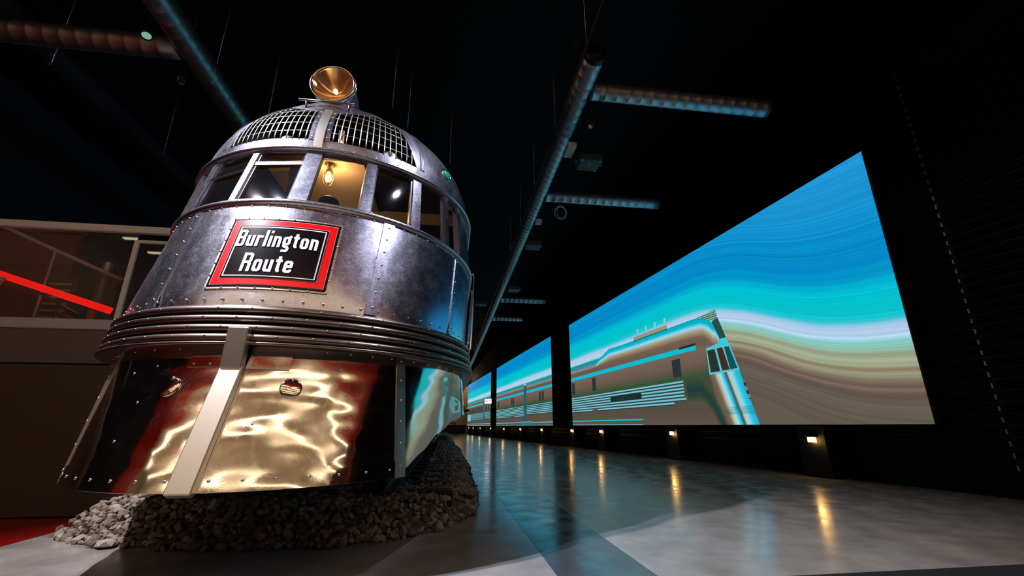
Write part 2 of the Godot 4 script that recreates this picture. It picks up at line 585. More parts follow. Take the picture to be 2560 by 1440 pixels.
		poly_fill(im, [[9.2, 2.66], [9.76, 2.72], [10.02, 2.62], [10.22, 2.02], [9.2, 2.02]], func(_a, _y, _x): return rgb(92, 196, 214))
		poly_fill(im, [[9.52, 3.25], [9.74, 3.34], [9.94, 2.79], [10.02, 2.6], [9.62, 2.64], [9.72, 2.84]], func(_a, y, _x): return rgb(60, 205, 222) if y < 2.80 else (rgb(28, 70, 66) if int(y * 50) % 2 == 0 else rgb(44, 88, 84)))
		poly_fill(im, [[9.23, 2.60], [9.50, 2.60], [9.59, 2.07], [9.26, 2.07]], func(_a, _y, _x): return rgb(40, 52, 46))
		poly_fill(im, [[9.57, 2.60], [9.77, 2.60], [9.91, 2.07], [9.66, 2.07]], func(_a, _y, _x): return rgb(64, 48, 36))
		poly_fill(im, [[9.83, 2.60], [9.99, 2.58], [10.16, 2.07], [9.93, 2.07]], func(_a, _y, _x): return rgb(10, 84, 92))
		poly_fill(im, [[9.0, 3.47], [9.71, 3.52], [9.75, 3.30], [9.5, 3.27]], func(_a, y, _x): return rgb(96, 84, 64) if int(y * 40) % 2 == 0 else rgb(110, 200, 190))
		poly_fill(im, [[10.26, 1.78], [10.32, 1.78], [10.42, 1.40], [10.36, 1.40]], func(_a, y, _x): return rgb(30, 50, 54) if int(y * 12) % 2 == 0 else rgb(120, 140, 140))
		for q in [[7.70, 8.08, 2.10, 2.57], [2.25, 2.6, 2.13, 2.62], [0.1, 0.43, 2.14, 2.61]]:
			rect_fill(im, q[0], q[1], q[2], q[3], slate)
		# horns on their plate
		rect_fill(im, 5.71, 7.64, 3.45, 3.585, rgb(150, 150, 128))
		rect_fill(im, 5.71, 7.64, 3.45, 3.475, rgb(36, 52, 54))
		for a in [6.01, 6.53, 7.04, 7.56]:
			rect_fill(im, a - 0.06, a + 0.06, 3.58, 3.80, rgb(120, 190, 205))
			rect_fill(im, a - 0.015, a + 0.02, 3.58, 3.80, rgb(170, 210, 220))
		# fluting
		var ends := [8.13, 8.12, 8.13, 8.12, 8.11, 8.17, 7.62, 7.61]
		for k in 7:
			var y := 1.955 - 0.0885 * k
			rect_fill(im, 0, ends[mini(k, 7)], y - 0.05, y + 0.035, deep)
			rect_fill(im, 0, ends[mini(k, 7)], y - 0.012, y + 0.035, pale)
		rect_fill(im, 2.16, 2.64, 1.30, 1.49, rgb(92, 80, 70))
		rect_fill(im, 3.77, 5.92, 1.655, 1.82, rgb(24, 42, 42))
		for k in 10: rect_fill(im, 4.0 + k * 0.17, 4.06 + k * 0.17, 1.69, 1.79, rgb(40, 62, 60))
		rect_fill(im, 0, 5.9, 1.02, 1.06, cyan)
		rect_fill(im, 0, 5.9, 0.88, 0.905, pale)
	elif which == 1:
		poly_fill(im, [[0, 0.8], [13.74, 0.8], [13.74, 3.28], [0, 3.28]], side)
		rect_fill(im, 0, 13.74, 2.70, 2.83, cyan)
		for q in [[11.48, 11.8], [12.0, 12.34], [5.0, 5.33], [5.49, 5.79], [0.6, 1.03]]: rect_fill(im, q[0], q[1], 2.12, 2.6, slate)
		for q in [[8.95, 13.74, 1.30], [5.87, 8.25, 1.30], [0.0, 4.8, 1.34], [4.8, 5.87, 1.5]]:
			for k in 7:
				var y := 1.955 - 0.0885 * k
				if y < q[2] or (q[0] == 8.95 and k > 5): break
				rect_fill(im, q[0], q[1], y - 0.05, y + 0.035, deep)
				rect_fill(im, q[0], q[1], y - 0.008, y + 0.035, pale)
		rect_fill(im, 11.5, 12.6, 1.28, 1.50, rgb(92, 80, 70))
		rect_fill(im, 8.3, 8.92, 1.16, 3.24, rgb(36, 92, 110))
		rect_fill(im, 8.3, 8.92, 3.16, 3.28, rgb(130, 190, 205))
		rect_fill(im, 0, 13.74, 1.02, 1.06, pale)
		rect_fill(im, 0, 13.74, 0.88, 0.905, cyan)
		rect_fill(im, 7.1, 10.1, 0.93, 1.09, rgb(40, 120, 130))
		rect_fill(im, 7.1, 10.1, 1.06, 1.09, pale)
	else:
		poly_fill(im, [[0, 0.8], [13.74, 0.8], [13.74, 3.25], [0, 3.25]], side)
		rect_fill(im, 0, 13.74, 2.70, 2.85, cyan)
		for k in 8: rect_fill(im, 1.1 + k * 1.15, 1.75 + k * 1.15, 2.13, 2.59, slate)
		for q in [[11.4, 11.9], [12.6, 13.0]]: rect_fill(im, q[0], q[1], 2.13, 2.59, slate)
		for k in 7:
			var y := 1.955 - 0.0885 * k
			rect_fill(im, 0.3, 13.74, y - 0.05, y + 0.035, deep)
			rect_fill(im, 0.3, 13.74, y, y + 0.035, pale)
		rect_fill(im, 0.3, 2.6, 1.32, 1.99, rgb(120, 196, 208))
		rect_fill(im, 10.3, 10.8, 1.16, 3.2, rgb(36, 92, 110))
		rect_fill(im, 0, 13.74, 1.02, 1.06, pale)
		rect_fill(im, 0, 13.74, 0.88, 0.91, pale)
	return ImageTexture.create_from_image(im)


# ---------------------------------------------------------------- scene
func _ready() -> void:
	rng.seed = 11
	var cam := Camera3D.new()
	cam.name = "camera"
	add_child(cam)
	cam.position = Vector3(1.27, 0.85, 0)
	cam.rotation_degrees = Vector3(17.295, -8.092, 0)
	cam.fov = 66.033
	cam.near = 0.05
	cam.far = 200
	cam.current = true
	var we := WorldEnvironment.new()
	we.name = "surroundings"
	var env := Environment.new()
	env.background_mode = Environment.BG_COLOR
	env.background_color = Color.BLACK
	env.tonemap_mode = Environment.TONE_MAPPER_LINEAR
	env.tonemap_exposure = 1.0
	env.sdfgi_enabled = true
	env.ssao_enabled = true
	env.ssil_enabled = true
	we.environment = env
	add_child(we)
	make_materials()
	lobby_lights()
	nose_spotlights()
	room()
	screens()
	platform()
	track()
	locomotive()
	wall_lamps()
	ducts()
	hung_things()


func spot(parent: Node, at: Vector3, to: Vector3, c: Color, e: float, angle: float, soft := 0.5, size := 0.05) -> void:
	var l := SpotLight3D.new()
	l.name = "beam"
	parent.add_child(l, true)
	l.look_at_from_position(at, to, Vector3.RIGHT if absf((to - at).normalized().y) > 0.98 else Vector3.UP)
	l.light_color = c
	l.light_energy = e
	l.spot_angle = angle
	l.spot_angle_attenuation = soft
	l.spot_range = 60
	l.spot_attenuation = 2.0
	l.light_size = size
	l.shadow_enabled = true

func bulb(parent: Node, at: Vector3, c: Color, e: float, size := 0.03) -> void:
	var l := OmniLight3D.new()
	l.name = "light"
	parent.add_child(l, true)
	l.position = at - origin_of(parent)
	l.light_color = c
	l.light_energy = e
	l.omni_range = 40
	l.omni_attenuation = 2.0
	l.light_size = size
	l.shadow_enabled = true

func area(parent: Node, at: Vector3, to: Vector3, size: Vector2, c: Color, e: float) -> void:
	var l := AreaLight3D.new()
	l.name = "panel_light"
	parent.add_child(l, true)
	l.look_at_from_position(at, to, Vector3.FORWARD if absf((to - at).normalized().y) > 0.9 else Vector3.UP)
	l.area_size = size
	l.light_color = c
	l.light_energy = e
	l.area_range = 60
	l.area_attenuation = 2.0
	l.shadow_enabled = true


func fixture(called: String, label: String, at: Vector3, to: Vector3, c: Color, e: float, angle: float, soft: float, group := "theatre spotlights above the locomotive", glow_e := 30.0, r := 0.09) -> void:
	var t := thing(called, label, "spotlight", at, group)
	var b := frame_of(to - at)
	var st := mb()
	lathe(st, at, b, [[0.0, -0.30], [r * 0.7, -0.30], [r * 0.8, -0.26], [r, -0.12], [r, 0.02], [r * 0.88, 0.02], [r * 0.86, -0.02], [0.0, -0.02]], 24)
	put("housing", st, M.black, t)
	st = mb()
	lathe(st, at, b, [[r * 0.84, 0.0], [r * 0.5, 0.006], [0.0, 0.008]], 20)
	put("lens", st, glow(c, glow_e), t)
	st = mb()
	tube(st, [at + b.x * (r + 0.015) - b.z * 0.1, at + b.x * (r + 0.015) + Vector3.UP * 0.16 - b.z * 0.1, at - b.x * (r + 0.015) + Vector3.UP * 0.16 - b.z * 0.1, at - b.x * (r + 0.015) - b.z * 0.1], 0.01, 6)
	rod(st, at + Vector3.UP * 0.15 - b.z * 0.1, Vector3(at.x, 9.2, at.z) - Vector3(b.z.x, 0, b.z.z) * 0.1, 0.015, 8)
	put("yoke", st, M.black, t)
	spot(t, at + b.z * 0.03, to, c, e, angle, soft, r * 0.6)

func lobby_lights() -> void:
	# the lower, lit ceiling over the lobby in front of the locomotive: the polished pilot mirrors it
	var c := Color(1.0, 0.88, 0.72)
	var spots := [[1.2, "nearest the locomotive"], [2.3, "second from the red fascia"], [3.6, "third from the red fascia"], [4.9, "farthest from the locomotive"]]
	for s in spots:
		var at := Vector3(1.5, 6.45, s[0])
		var t := thing("pendant_light", "long warm linear pendant light over the lobby, " + s[1], "light", at, "linear pendants over the lobby")
		var st := mb()
		box(st, at + Vector3(0, 0.03, 0), Vector3(21.0, 0.04, 0.06), Basis(), 0.01)
		put("lamp_bar", st, glow(c, 6.0), t)
		for x in [-9.0, -4.5, 0.0, 4.5, 9.0]:
			st = mb()
			rod(st, at + Vector3(x, 0.05, 0), at + Vector3(x, 0.55, 0), 0.006, 6)
			put("suspension_rod", st, M.steel_rod, t)
		area(t, at - Vector3(0, 0.01, 0), at - Vector3(0, 2, 0), Vector2(20.9, 0.055), c, 3.0)

func nose_spotlights() -> void:
	var w := Color(1.0, 0.955, 0.965)
	fixture("spotlight", "white spotlight hung left of the locomotive beside the left duct", Vector3(-2.70, 6.2, -2.52), Vector3(0.9, 0.0, -3.3), w, 62.0, 31.0, 0.6)
	fixture("spotlight", "second white spotlight hung left of the locomotive, closer to the track", Vector3(-2.38, 6.2, -2.48), Vector3(-0.3, 2.5, -3.35), Color(0.80, 0.87, 1.0), 46.0, 19.0, 0.8, "theatre spotlights above the locomotive", 30.0, 0.07)
	fixture("spotlight", "white spotlight hung right of the locomotive beside the right duct", Vector3(2.84, 6.2, -3.2), Vector3(0.55, 3.0, -3.7), Color(0.90, 0.90, 1.0), 20.0, 22.0, 0.8, "theatre spotlights above the locomotive", 30.0, 0.07)


func room() -> void:
	var st := mb()
	span(st, Vector3(-10, -0.3, -53), Vector3(18, 0, 10))
	var fl := structure("floor", st, M.floor, "polished pale grey concrete floor with a dark and a red band")
	st = mb()
	span(st, Vector3(1.96, -0.02, -52.5), Vector3(2.55, 0.002, 10))
	put("dark_band", st, M.floor_dark, fl)
	st = mb()
	span(st, Vector3(-10, -0.02, -5.5), Vector3(-1.94, 0.002, 10))
	put("red_area", st, M.floor_red, fl)
	st = mb()
	span(st, Vector3(2.85, -0.02, -2.74), Vector3(9.2, 0.006, 9))
	put("carpet", st, M.carpet, fl)
	st = mb()
	span(st, Vector3(-10, 9.2, -53), Vector3(14, 9.5, 0.4))
	structure("ceiling", st, M.ceiling, "black hall ceiling high above the ducts")
	st = mb()
	span(st, Vector3(-10, 7.0, 1.06), Vector3(18, 7.3, 10))
	structure("ceiling", st, M.tan, "tan lobby ceiling in front of the locomotive")
	st = mb()
	span(st, Vector3(-10, 7.0, -0.9), Vector3(18, 9.2, 1.05))
	structure("trim_1", st, M.red_paint, "red fascia across the hall at the lobby ceiling")
	st = mb()
	span(st, Vector3(-10.3, 0, -53), Vector3(-10, 9.2, 10))
	structure("wall_left", st, M.hall)
	st = mb()
	span(st, Vector3(-10, 0, 10), Vector3(18, 7.3, 10.3))
	structure("wall_front", st, M.tan)
	st = mb()
	span(st, Vector3(18, 0, -0.9), Vector3(18.3, 7.3, 10.3))
	structure("wall_side", st, M.tan)
	st = mb()
	span(st, Vector3(8.75, 0, -0.95), Vector3(18.3, 7.0, -0.65))
	structure("wall_return", st, M.red_paint)
	st = mb()
	span(st, Vector3(-9.99, 0, -0.9), Vector3(-9.9, 6.99, 1.05))
	structure("trim_2", st, M.red_paint)
	st = mb()
	span(st, Vector3(-9.99, 0, 1.06), Vector3(-9.92, 6.99, 9.99))
	structure("trim_3", st, M.tan)
	st = mb()
	span(st, Vector3(-10, 0, -53.3), Vector3(14, 9.2, -53))
	structure("wall_back", st, M.hall)
	# right wall: a dark wall clad with horizontal slats
	st = mb()
	var B := Basis(wall_along, Vector3.UP, wall_out)
	box(st, wall_at + wall_along * -15.75 + Vector3.UP * 4.6 - wall_out * 0.25, Vector3(52.5, 9.2, 0.3), B)
	var wr := structure("wall_right", st, M.black, "black wall clad with horizontal slats behind the screens")
	var long_slat := mb()
	box(long_slat, Vector3.ZERO, Vector3(46.4, 0.105, 0.05), Basis(), 0.012)
	long_slat.generate_normals()
	var lm := long_slat.commit()
	var short_slat := mb()
	box(short_slat, Vector3.ZERO, Vector3(3.9, 0.105, 0.05), Basis(), 0.012)
	short_slat.generate_normals()
	var sm := short_slat.commit()
	for k in 62:
		var y := 0.09 + k * 0.14
		for q in [[lm, 6.48 - 23.2], [sm, 6.53 + 1.95]]:
			var o := put_mesh("slat", q[0], M.slat, wr, wall_at + wall_along * q[1] + Vector3.UP * y - wall_out * 0.075)
			o.basis = B
	for k in 44:
		st = mb()
		box(st, wall_at + wall_along * 6.505 + Vector3.UP * (0.36 + k * 0.14) - wall_out * 0.04, Vector3(0.022, 0.06, 0.03), B)
		put("joint_clip", st, M.steel_rod, wr)
	# far end of the hall: a beige wall panel over a dark base beside a white post
	var e := thing("end_wall_panel", "beige lit wall panel at the far end of the hall past the locomotive", "wall panel", Vector3(2.4, 0, -52.6))
	st = mb()
	span(st, Vector3(0.6, 0.95, -52.7), Vector3(3.5, 5.2, -52.55))
	put("board", st, M.tan, e)
	st = mb()
	span(st, Vector3(0.6, 0.0, -52.7), Vector3(3.5, 0.94, -52.5))
	put("base", st, M.dark, e)
	for k in 3:
		st = mb()
		tube(st, [Vector3(1.0, 1.6 - k * 0.2, -52.53), Vector3(2.4, 1.15 - k * 0.06, -52.53)], 0.02, 6)
		put("painted_line", st, M.brown, e)
	st = mb()
	span(st, Vector3(3.52, 0, -52.6), Vector3(3.68, 5.2, -52.4))
	put("post", st, M.white, e)
	bulb(e, Vector3(2.6, 5.8, -50.6), Color(1.0, 0.78, 0.55), 3.0, 0.1)


func screens() -> void:
	var B := Basis(wall_along, Vector3.UP, wall_out)
	var says := ["nearest and largest-looking projection screen, showing a streamliner's nose in blue and tan streaks", "middle projection screen, showing two fluted passenger cars and the gap between them", "farthest projection screen, beside the locomotive, showing a row of car windows"]
	var at := [[-7.9, 5.84], [-24.05, -10.53], [-39.9, -26.4]]
	for k in 3:
		var x0: float = at[k][0]
		var x1: float = at[k][1]
		var mid := wall_at + wall_along * ((x0 + x1) / 2) + Vector3.UP * 3.045
		var t := thing("projection_screen", says[k], "screen", Vector3(mid.x, 0.875, mid.z), "projection screens on the right wall")
		var st := mb()
		box(st, mid + wall_out * 0.04, Vector3(x1 - x0 + 0.03, 4.37, 0.16), B, 0.01)
		put("frame", st, M.black, t)
		st = mb()
		st.set_smooth_group(-1)
		var p := func(x, y): return wall_at + wall_along * x + Vector3.UP * y + wall_out * 0.124
		quad(st, p.call(x0, 0.875), p.call(x1, 0.875), p.call(x1, 5.215), p.call(x0, 5.215), Vector2(0, 1), Vector2(1, 1), Vector2(1, 0), Vector2(0, 0))
		var m := mat(Color(0.02, 0.02, 0.02), 0.9)
		m.emission_enabled = true
		m.emission = Color.BLACK
		m.emission_texture = screen_picture(k)
		m.emission_energy_multiplier = 0.95
		m.texture_repeat = false
		put("picture", st, m, t)
		area(t, mid + wall_out * 0.14, mid + wall_out * 4.0, Vector2(x1 - x0, 4.34), Color(0.35, 0.72, 0.80), 2.0)


func wall_lamps() -> void:
	var B := Basis(wall_along, Vector3.UP, wall_out)
	var xs := [3.85, -0.50, -5.03, -7.96, -12.30, -16.64, -21.23, -26.1, -31.06, -35.24, -38.2]
	var where := ["nearest the camera, below the right part of the nearest screen", "second from the camera, below the streamliner's nose", "third from the camera, below the nearest screen's left half", "at the left corner of the nearest screen", "below the right third of the middle screen", "below the centre of the middle screen", "below the left part of the middle screen", "under the exit sign between two screens", "below the right half of the farthest screen", "below the left half of the farthest screen", "last in the row, at the far end"]
	for k in xs.size():
		var y := 0.62 if k == 0 else 0.665
		var c: Vector3 = wall_at + wall_along * xs[k] + Vector3.UP * y
		var t := thing("wall_lamp", "amber step lamp, " + where[k], "wall lamp", Vector3(c.x, 0, c.z), "amber step lamps along the right wall")
		var st := mb()
		box(st, c + wall_out * 0.05 + Vector3.UP * (0.42 - y), Vector3(0.56, 0.84, 0.24), B, 0.01)
		put("pier", st, M.black, t)
		st = mb()
		box(st, c + wall_out * 0.172 + wall_along * 0.02, Vector3(0.17, 0.085, 0.02), B)
		put("lamp_glass", st, glow(Color(1.0, 0.76, 0.42), 9.0), t)
		for j in 4:
			st = mb()
			box(st, c + wall_out * 0.187 + wall_along * 0.02 + Vector3.UP * (-0.033 + j * 0.022), Vector3(0.18, 0.006, 0.016), B)
			put("louvre", st, M.bar, t)
		st = mb()
		box(st, c + wall_out * 0.19 + wall_along * 0.02 + Vector3.UP * 0.052, Vector3(0.2, 0.012, 0.06), B)
		put("hood", st, M.black, t)
		bulb(t, c + wall_out * 0.24 + wall_along * 0.02 - Vector3.UP * 0.02, Color(1.0, 0.76, 0.42), 0.06, 0.04)
	# exit sign on a short arm between the screens
	var c2 := wall_at + wall_along * -25.6 + Vector3.UP * 2.75 + wall_out * 0.5
	var t2 := thing("exit_sign", "small white lit exit sign on the wall between the far screens", "sign", c2 - wall_out * 0.5)
	var face := Basis(Vector3(0.995, 0, 0.0954), Vector3.UP, Vector3(-0.0954, 0, 0.995))
	var s2 := mb()
	box(s2, c2, Vector3(0.62, 0.42, 0.08), face, 0.01)
	put("housing", s2, M.white, t2)
	s2 = mb()
	box(s2, c2 + face.z * 0.045, Vector3(0.56, 0.36, 0.012), face)
	put("lit_face", s2, glow(Color(0.93, 0.92, 1.0), 1.15), t2)
	s2 = mb()
	box(s2, c2 - wall_out * 0.36, Vector3(0.05, 0.05, 0.5), Basis(wall_along, Vector3.UP, wall_out))
	put("arm", s2, M.black, t2)
	var txt := TextMesh.new()
	txt.text = "EXIT"
	txt.font_size = 24
	txt.pixel_size = 0.0085
	txt.depth = 0.006
	var o := put_mesh("lettering", txt, mat(Color(0.65, 0.05, 0.12), 0.5), t2, c2 + face.z * 0.055)
	o.basis = face
	bulb(t2, c2 + face.z * 0.12, Color(0.93, 0.92, 1.0), 0.10, 0.1)


func platform() -> void:
	var z := -5.33
	var t := thing("viewing_platform", "dark brown panelled viewing platform left of the locomotive with a grey ledge", "platform", Vector3(-5.9, 0, z - 4))
	var xr := -1.72
	var st := mb()
	span(st, Vector3(-9.98, 0, -24), Vector3(xr - 0.03, 1.84, z - 0.04))
	put("core", st, M.dark, t)
	for q in [[-9.98, -6.2], [-6.19, xr]]:
		st = mb()
		box(st, Vector3((q[0] + q[1]) / 2, 0.74, z - 0.015), Vector3(q[1] - q[0], 1.46, 0.03), Basis(), 0.004)
		put("lower_panel", st, M.panel_brown, t)
		st = mb()
		box(st, Vector3((q[0] + q[1]) / 2, 1.665, z - 0.01), Vector3(q[1] - q[0], 0.36, 0.03), Basis(), 0.004)
		put("upper_panel", st, M.panel_grey, t)
	st = mb()
	box(st, Vector3((-9.98 + xr) / 2, 1.905, z - 0.11), Vector3(xr + 9.98, 0.115, 0.26), Basis(), 0.01)
	put("ledge", st, M.rail_grey, t)
	st = mb()
	span(st, Vector3(-9.98, 1.84, -24), Vector3(xr, 1.962, z - 0.24))
	put("deck", st, M.dark, t)
	# glass balustrade on the ledge
	var g := thing("glass_balustrade", "clear glass balustrade with a grey top rail on the platform ledge", "railing", Vector3(-4.0, 1.96, z - 0.1))
	st = mb()
	box(st, Vector3((-7.5 - 1.9) / 2, 3.065, z - 0.06), Vector3(5.6, 0.085, 0.07), Basis(), 0.008)
	put("top_rail", st, M.white, g)
	for q in [[-7.4, -4.9], [-4.86, -2.42]]:
		st = mb()
		box(st, Vector3((q[0] + q[1]) / 2, 2.496, z - 0.06), Vector3(q[1] - q[0], 1.06, 0.012))
		put("pane", st, M.glass, g)
	# a framed glass gate at the platform's end
	var d := thing("glass_gate", "white-framed glass gate at the platform end, next to the locomotive", "gate", Vector3(-2.15, 1.96, z - 0.1))
	for q in [[Vector3(-2.385, 2.44, z - 0.02), Vector3(0.05, 0.96, 0.04)], [Vector3(-2.15, 2.905, z - 0.02), Vector3(0.42, 0.035, 0.04)], [Vector3(-1.95, 2.44, z - 0.02), Vector3(0.04, 0.96, 0.04)]]:
		st = mb()
		box(st, q[0], q[1], Basis(), 0.005)
		put("frame_bar", st, M.white, d)
	st = mb()
	box(st, Vector3(-2.17, 2.44, z - 0.02), Vector3(0.38, 0.92, 0.01))
	put("pane", st, M.glass, d)
	# stair behind the glass, coming down towards the locomotive
	var s := thing("stair_railing", "sloping stair railing with glass and a glowing red strip behind the balustrade", "railing", Vector3(-3.9, 1.963, -6.2))
	st = mb()
	tube(st, [Vector3(-5.4, 3.70, -6.2), Vector3(-3.40, 2.84, -6.2), Vector3(-3.02, 2.68, -6.2)], 0.025, 10)
	put("handrail", st, M.rail_grey, s)
	st = mb()
	var dir := (Vector3(-3.02, 2.25, -6.15) - Vector3(-5.4, 3.0, -6.15))
	var fb := Basis(dir.normalized(), Vector3(0, 0, 1).cross(dir.normalized()), Vector3(0, 0, 1))
	box(st, Vector3(-4.21, 2.625, -6.15), Vector3(dir.length(), 0.085, 0.03), fb)
	put("light_strip", st, glow(Color(1.0, 0.05, 0.04), 0.9), s)
	area(s, Vector3(-4.21, 2.625, -6.12), Vector3(-4.21, 2.625, -4), Vector2(2.4, 0.08), Color(1.0, 0.08, 0.05), 0.03)
	for q in [[-3.9, 3.03, 2.5], [-4.9, 3.45, 2.8]]:
		st = mb()
		rod(st, Vector3(q[0], 1.963, -6.2), Vector3(q[0], q[1], -6.2), 0.015, 8)
		put("post", st, M.rail_grey, s)
	st = mb()
	st.set_smooth_group(-1)
	quad(st, Vector3(-5.4, 2.9, -6.2), Vector3(-3.05, 2.12, -6.2), Vector3(-3.05, 2.66, -6.2), Vector3(-5.4, 3.66, -6.2))
	put("pane", st, M.glass, s)
	var p := thing("bollard", "brushed steel cylinder post behind the glass balustrade", "post", Vector3(-3.33, 1.963, -6.35))
	st = mb()
	lathe(st, Vector3(-3.33, 1.963, -6.35), Basis(Vector3.RIGHT, Vector3.FORWARD, Vector3.UP), [[0.12, 0.0], [0.12, 0.02], [0.085, 0.03], [0.085, 0.98], [0.075, 1.0], [0.0, 1.0]], 20)
	put("column", st, M.strap, p)
	var w := thing("red_wall_panel", "dark red display wall behind the platform stair", "wall panel", Vector3(-6.2, 1.963, -8.2))
	st = mb()
	box(st, Vector3(-6.6, 3.015, -8.2), Vector3(2.8, 2.1, 0.1), Basis(), 0.01)
	put("board", st, mat(Color(0.42, 0.05, 0.06), 0.6), w)
	st = mb()
	box(st, Vector3(-6.6, 4.09, -8.17), Vector3(2.84, 0.06, 0.16), Basis(), 0.01)
	put("cap", st, M.panel_grey, w)
	var b := thing("louvre_unit", "small grey louvred unit on the platform behind the glass", "vent", Vector3(-4.35, 1.963, -7.0))
	st = mb()
	box(st, Vector3(-4.35, 2.47, -7.05), Vector3(0.36, 1.0, 0.1), Basis(), 0.01)
	put("case", st, M.dark, b)
	for k in 8:
		st = mb()
		box(st, Vector3(-4.35, 2.12 + k * 0.1, -6.985), Vector3(0.30, 0.025, 0.03), Basis(Vector3.RIGHT, 0.5))
		put("louvre", st, M.rail_grey, b)
	for k in 2:
		var bl := thing("brass_rail", ["upper sloping brass rail below the red strip", "lower short brass rail below the red strip"][k], "rail", Vector3(-3.7, 1.963, -5.85), "brass rails on the platform")
		st = mb()
		tube(st, [Vector3(-3.62 + k * 0.15, 2.37 - k * 0.2, -5.85 - k * 0.1), Vector3(-3.15 + k * 0.02, 2.13 - k * 0.1, -5.85 - k * 0.1)], 0.014, 8)
		put("bar", st, mat(Color(0.85, 0.65, 0.35), 0.25, 1.0), bl)
		st = mb()
		rod(st, Vector3(-3.4, 1.963, -5.85 - k * 0.1), Vector3(-3.4, 2.24 - k * 0.13, -5.85 - k * 0.1), 0.01, 6)
		put("support", st, M.dark, bl)
	var tw := thing("white_panel", "pale slanted panel end at the left edge below the red strip", "panel", Vector3(-4.5, 1.963, -6.0))
	st = mb()
	st.set_smooth_group(-1)
	var q0 := [Vector3(-5.2, 1.963, -6.0), Vector3(-4.55, 1.963, -6.0), Vector3(-4.2, 2.60, -6.0), Vector3(-5.2, 2.86, -6.0)]
	for dz in [0.0]:
		quad(st, q0[0], q0[1], q0[2], q0[3])
		var back := []
		for v in q0: back.append(v - Vector3(0, 0, 0.05))
		quad(st, back[0], back[3], back[2], back[1])
		for i in 4:
			quad(st, q0[i], back[i], back[(i + 1) % 4], q0[(i + 1) % 4])
	put("board", st, mat(Color(0.80, 0.82, 0.76), 0.6), tw)


# ---------------------------------------------------------------- track and ballast
func bed_edge(x: float, z: float) -> float:
	# 0 at the foot of the ballast, growing inwards, about metres
	var F := [[-1.95, -5.2], [-1.77, -4.36], [-1.2, -4.02], [-0.47, -3.83], [0.41, -3.755], [0.95, -3.95], [1.257, -4.2], [1.58, -4.86], [1.70, -6.2], [1.80, -14.0]]
	var zf := curve(F, x)
	return minf((zf - z) * 0.85, minf(x + (1.97 if z > -5.28 else 1.70), 1.80 - x))

func bed_y(x: float, z: float) -> float:
	return 0.235 * smoothstep(-0.02, 0.42, bed_edge(x, z))

func stone_mesh(sd: int) -> ArrayMesh:
	var r := RandomNumberGenerator.new()
	r.seed = sd
	var stretch := Vector3(r.randf_range(0.8, 1.35), r.randf_range(0.5, 0.85), r.randf_range(0.7, 1.1))
	var pts := []
	var n := 5
	pts.append([Vector3(0, 1, 0) * r.randf_range(0.75, 1.0)])
	for k in 2:
		var row := []
		for i in n:
			var a := TAU * (i + 0.5 * k + r.randf_range(-0.25, 0.25)) / n
			var el := 0.45 - 0.9 * k + r.randf_range(-0.2, 0.2)
			row.append(Vector3(cos(a) * cos(el), sin(el), sin(a) * cos(el)) * r.randf_range(0.78, 1.08))
		pts.append(row)
	pts.append([Vector3(0, -1, 0) * r.randf_range(0.7, 0.95)])
	var st := mb()
	st.set_smooth_group(-1)
	for i in n:
		var j := (i + 1) % n
		tri(st, pts[0][0] * stretch, pts[1][j] * stretch, pts[1][i] * stretch)
		tri(st, pts[1][i] * stretch, pts[1][j] * stretch, pts[2][i] * stretch)
		tri(st, pts[1][j] * stretch, pts[2][j] * stretch, pts[2][i] * stretch)
		tri(st, pts[2][i] * stretch, pts[2][j] * stretch, pts[3][0] * stretch)
	st.generate_normals()
	return st.commit()

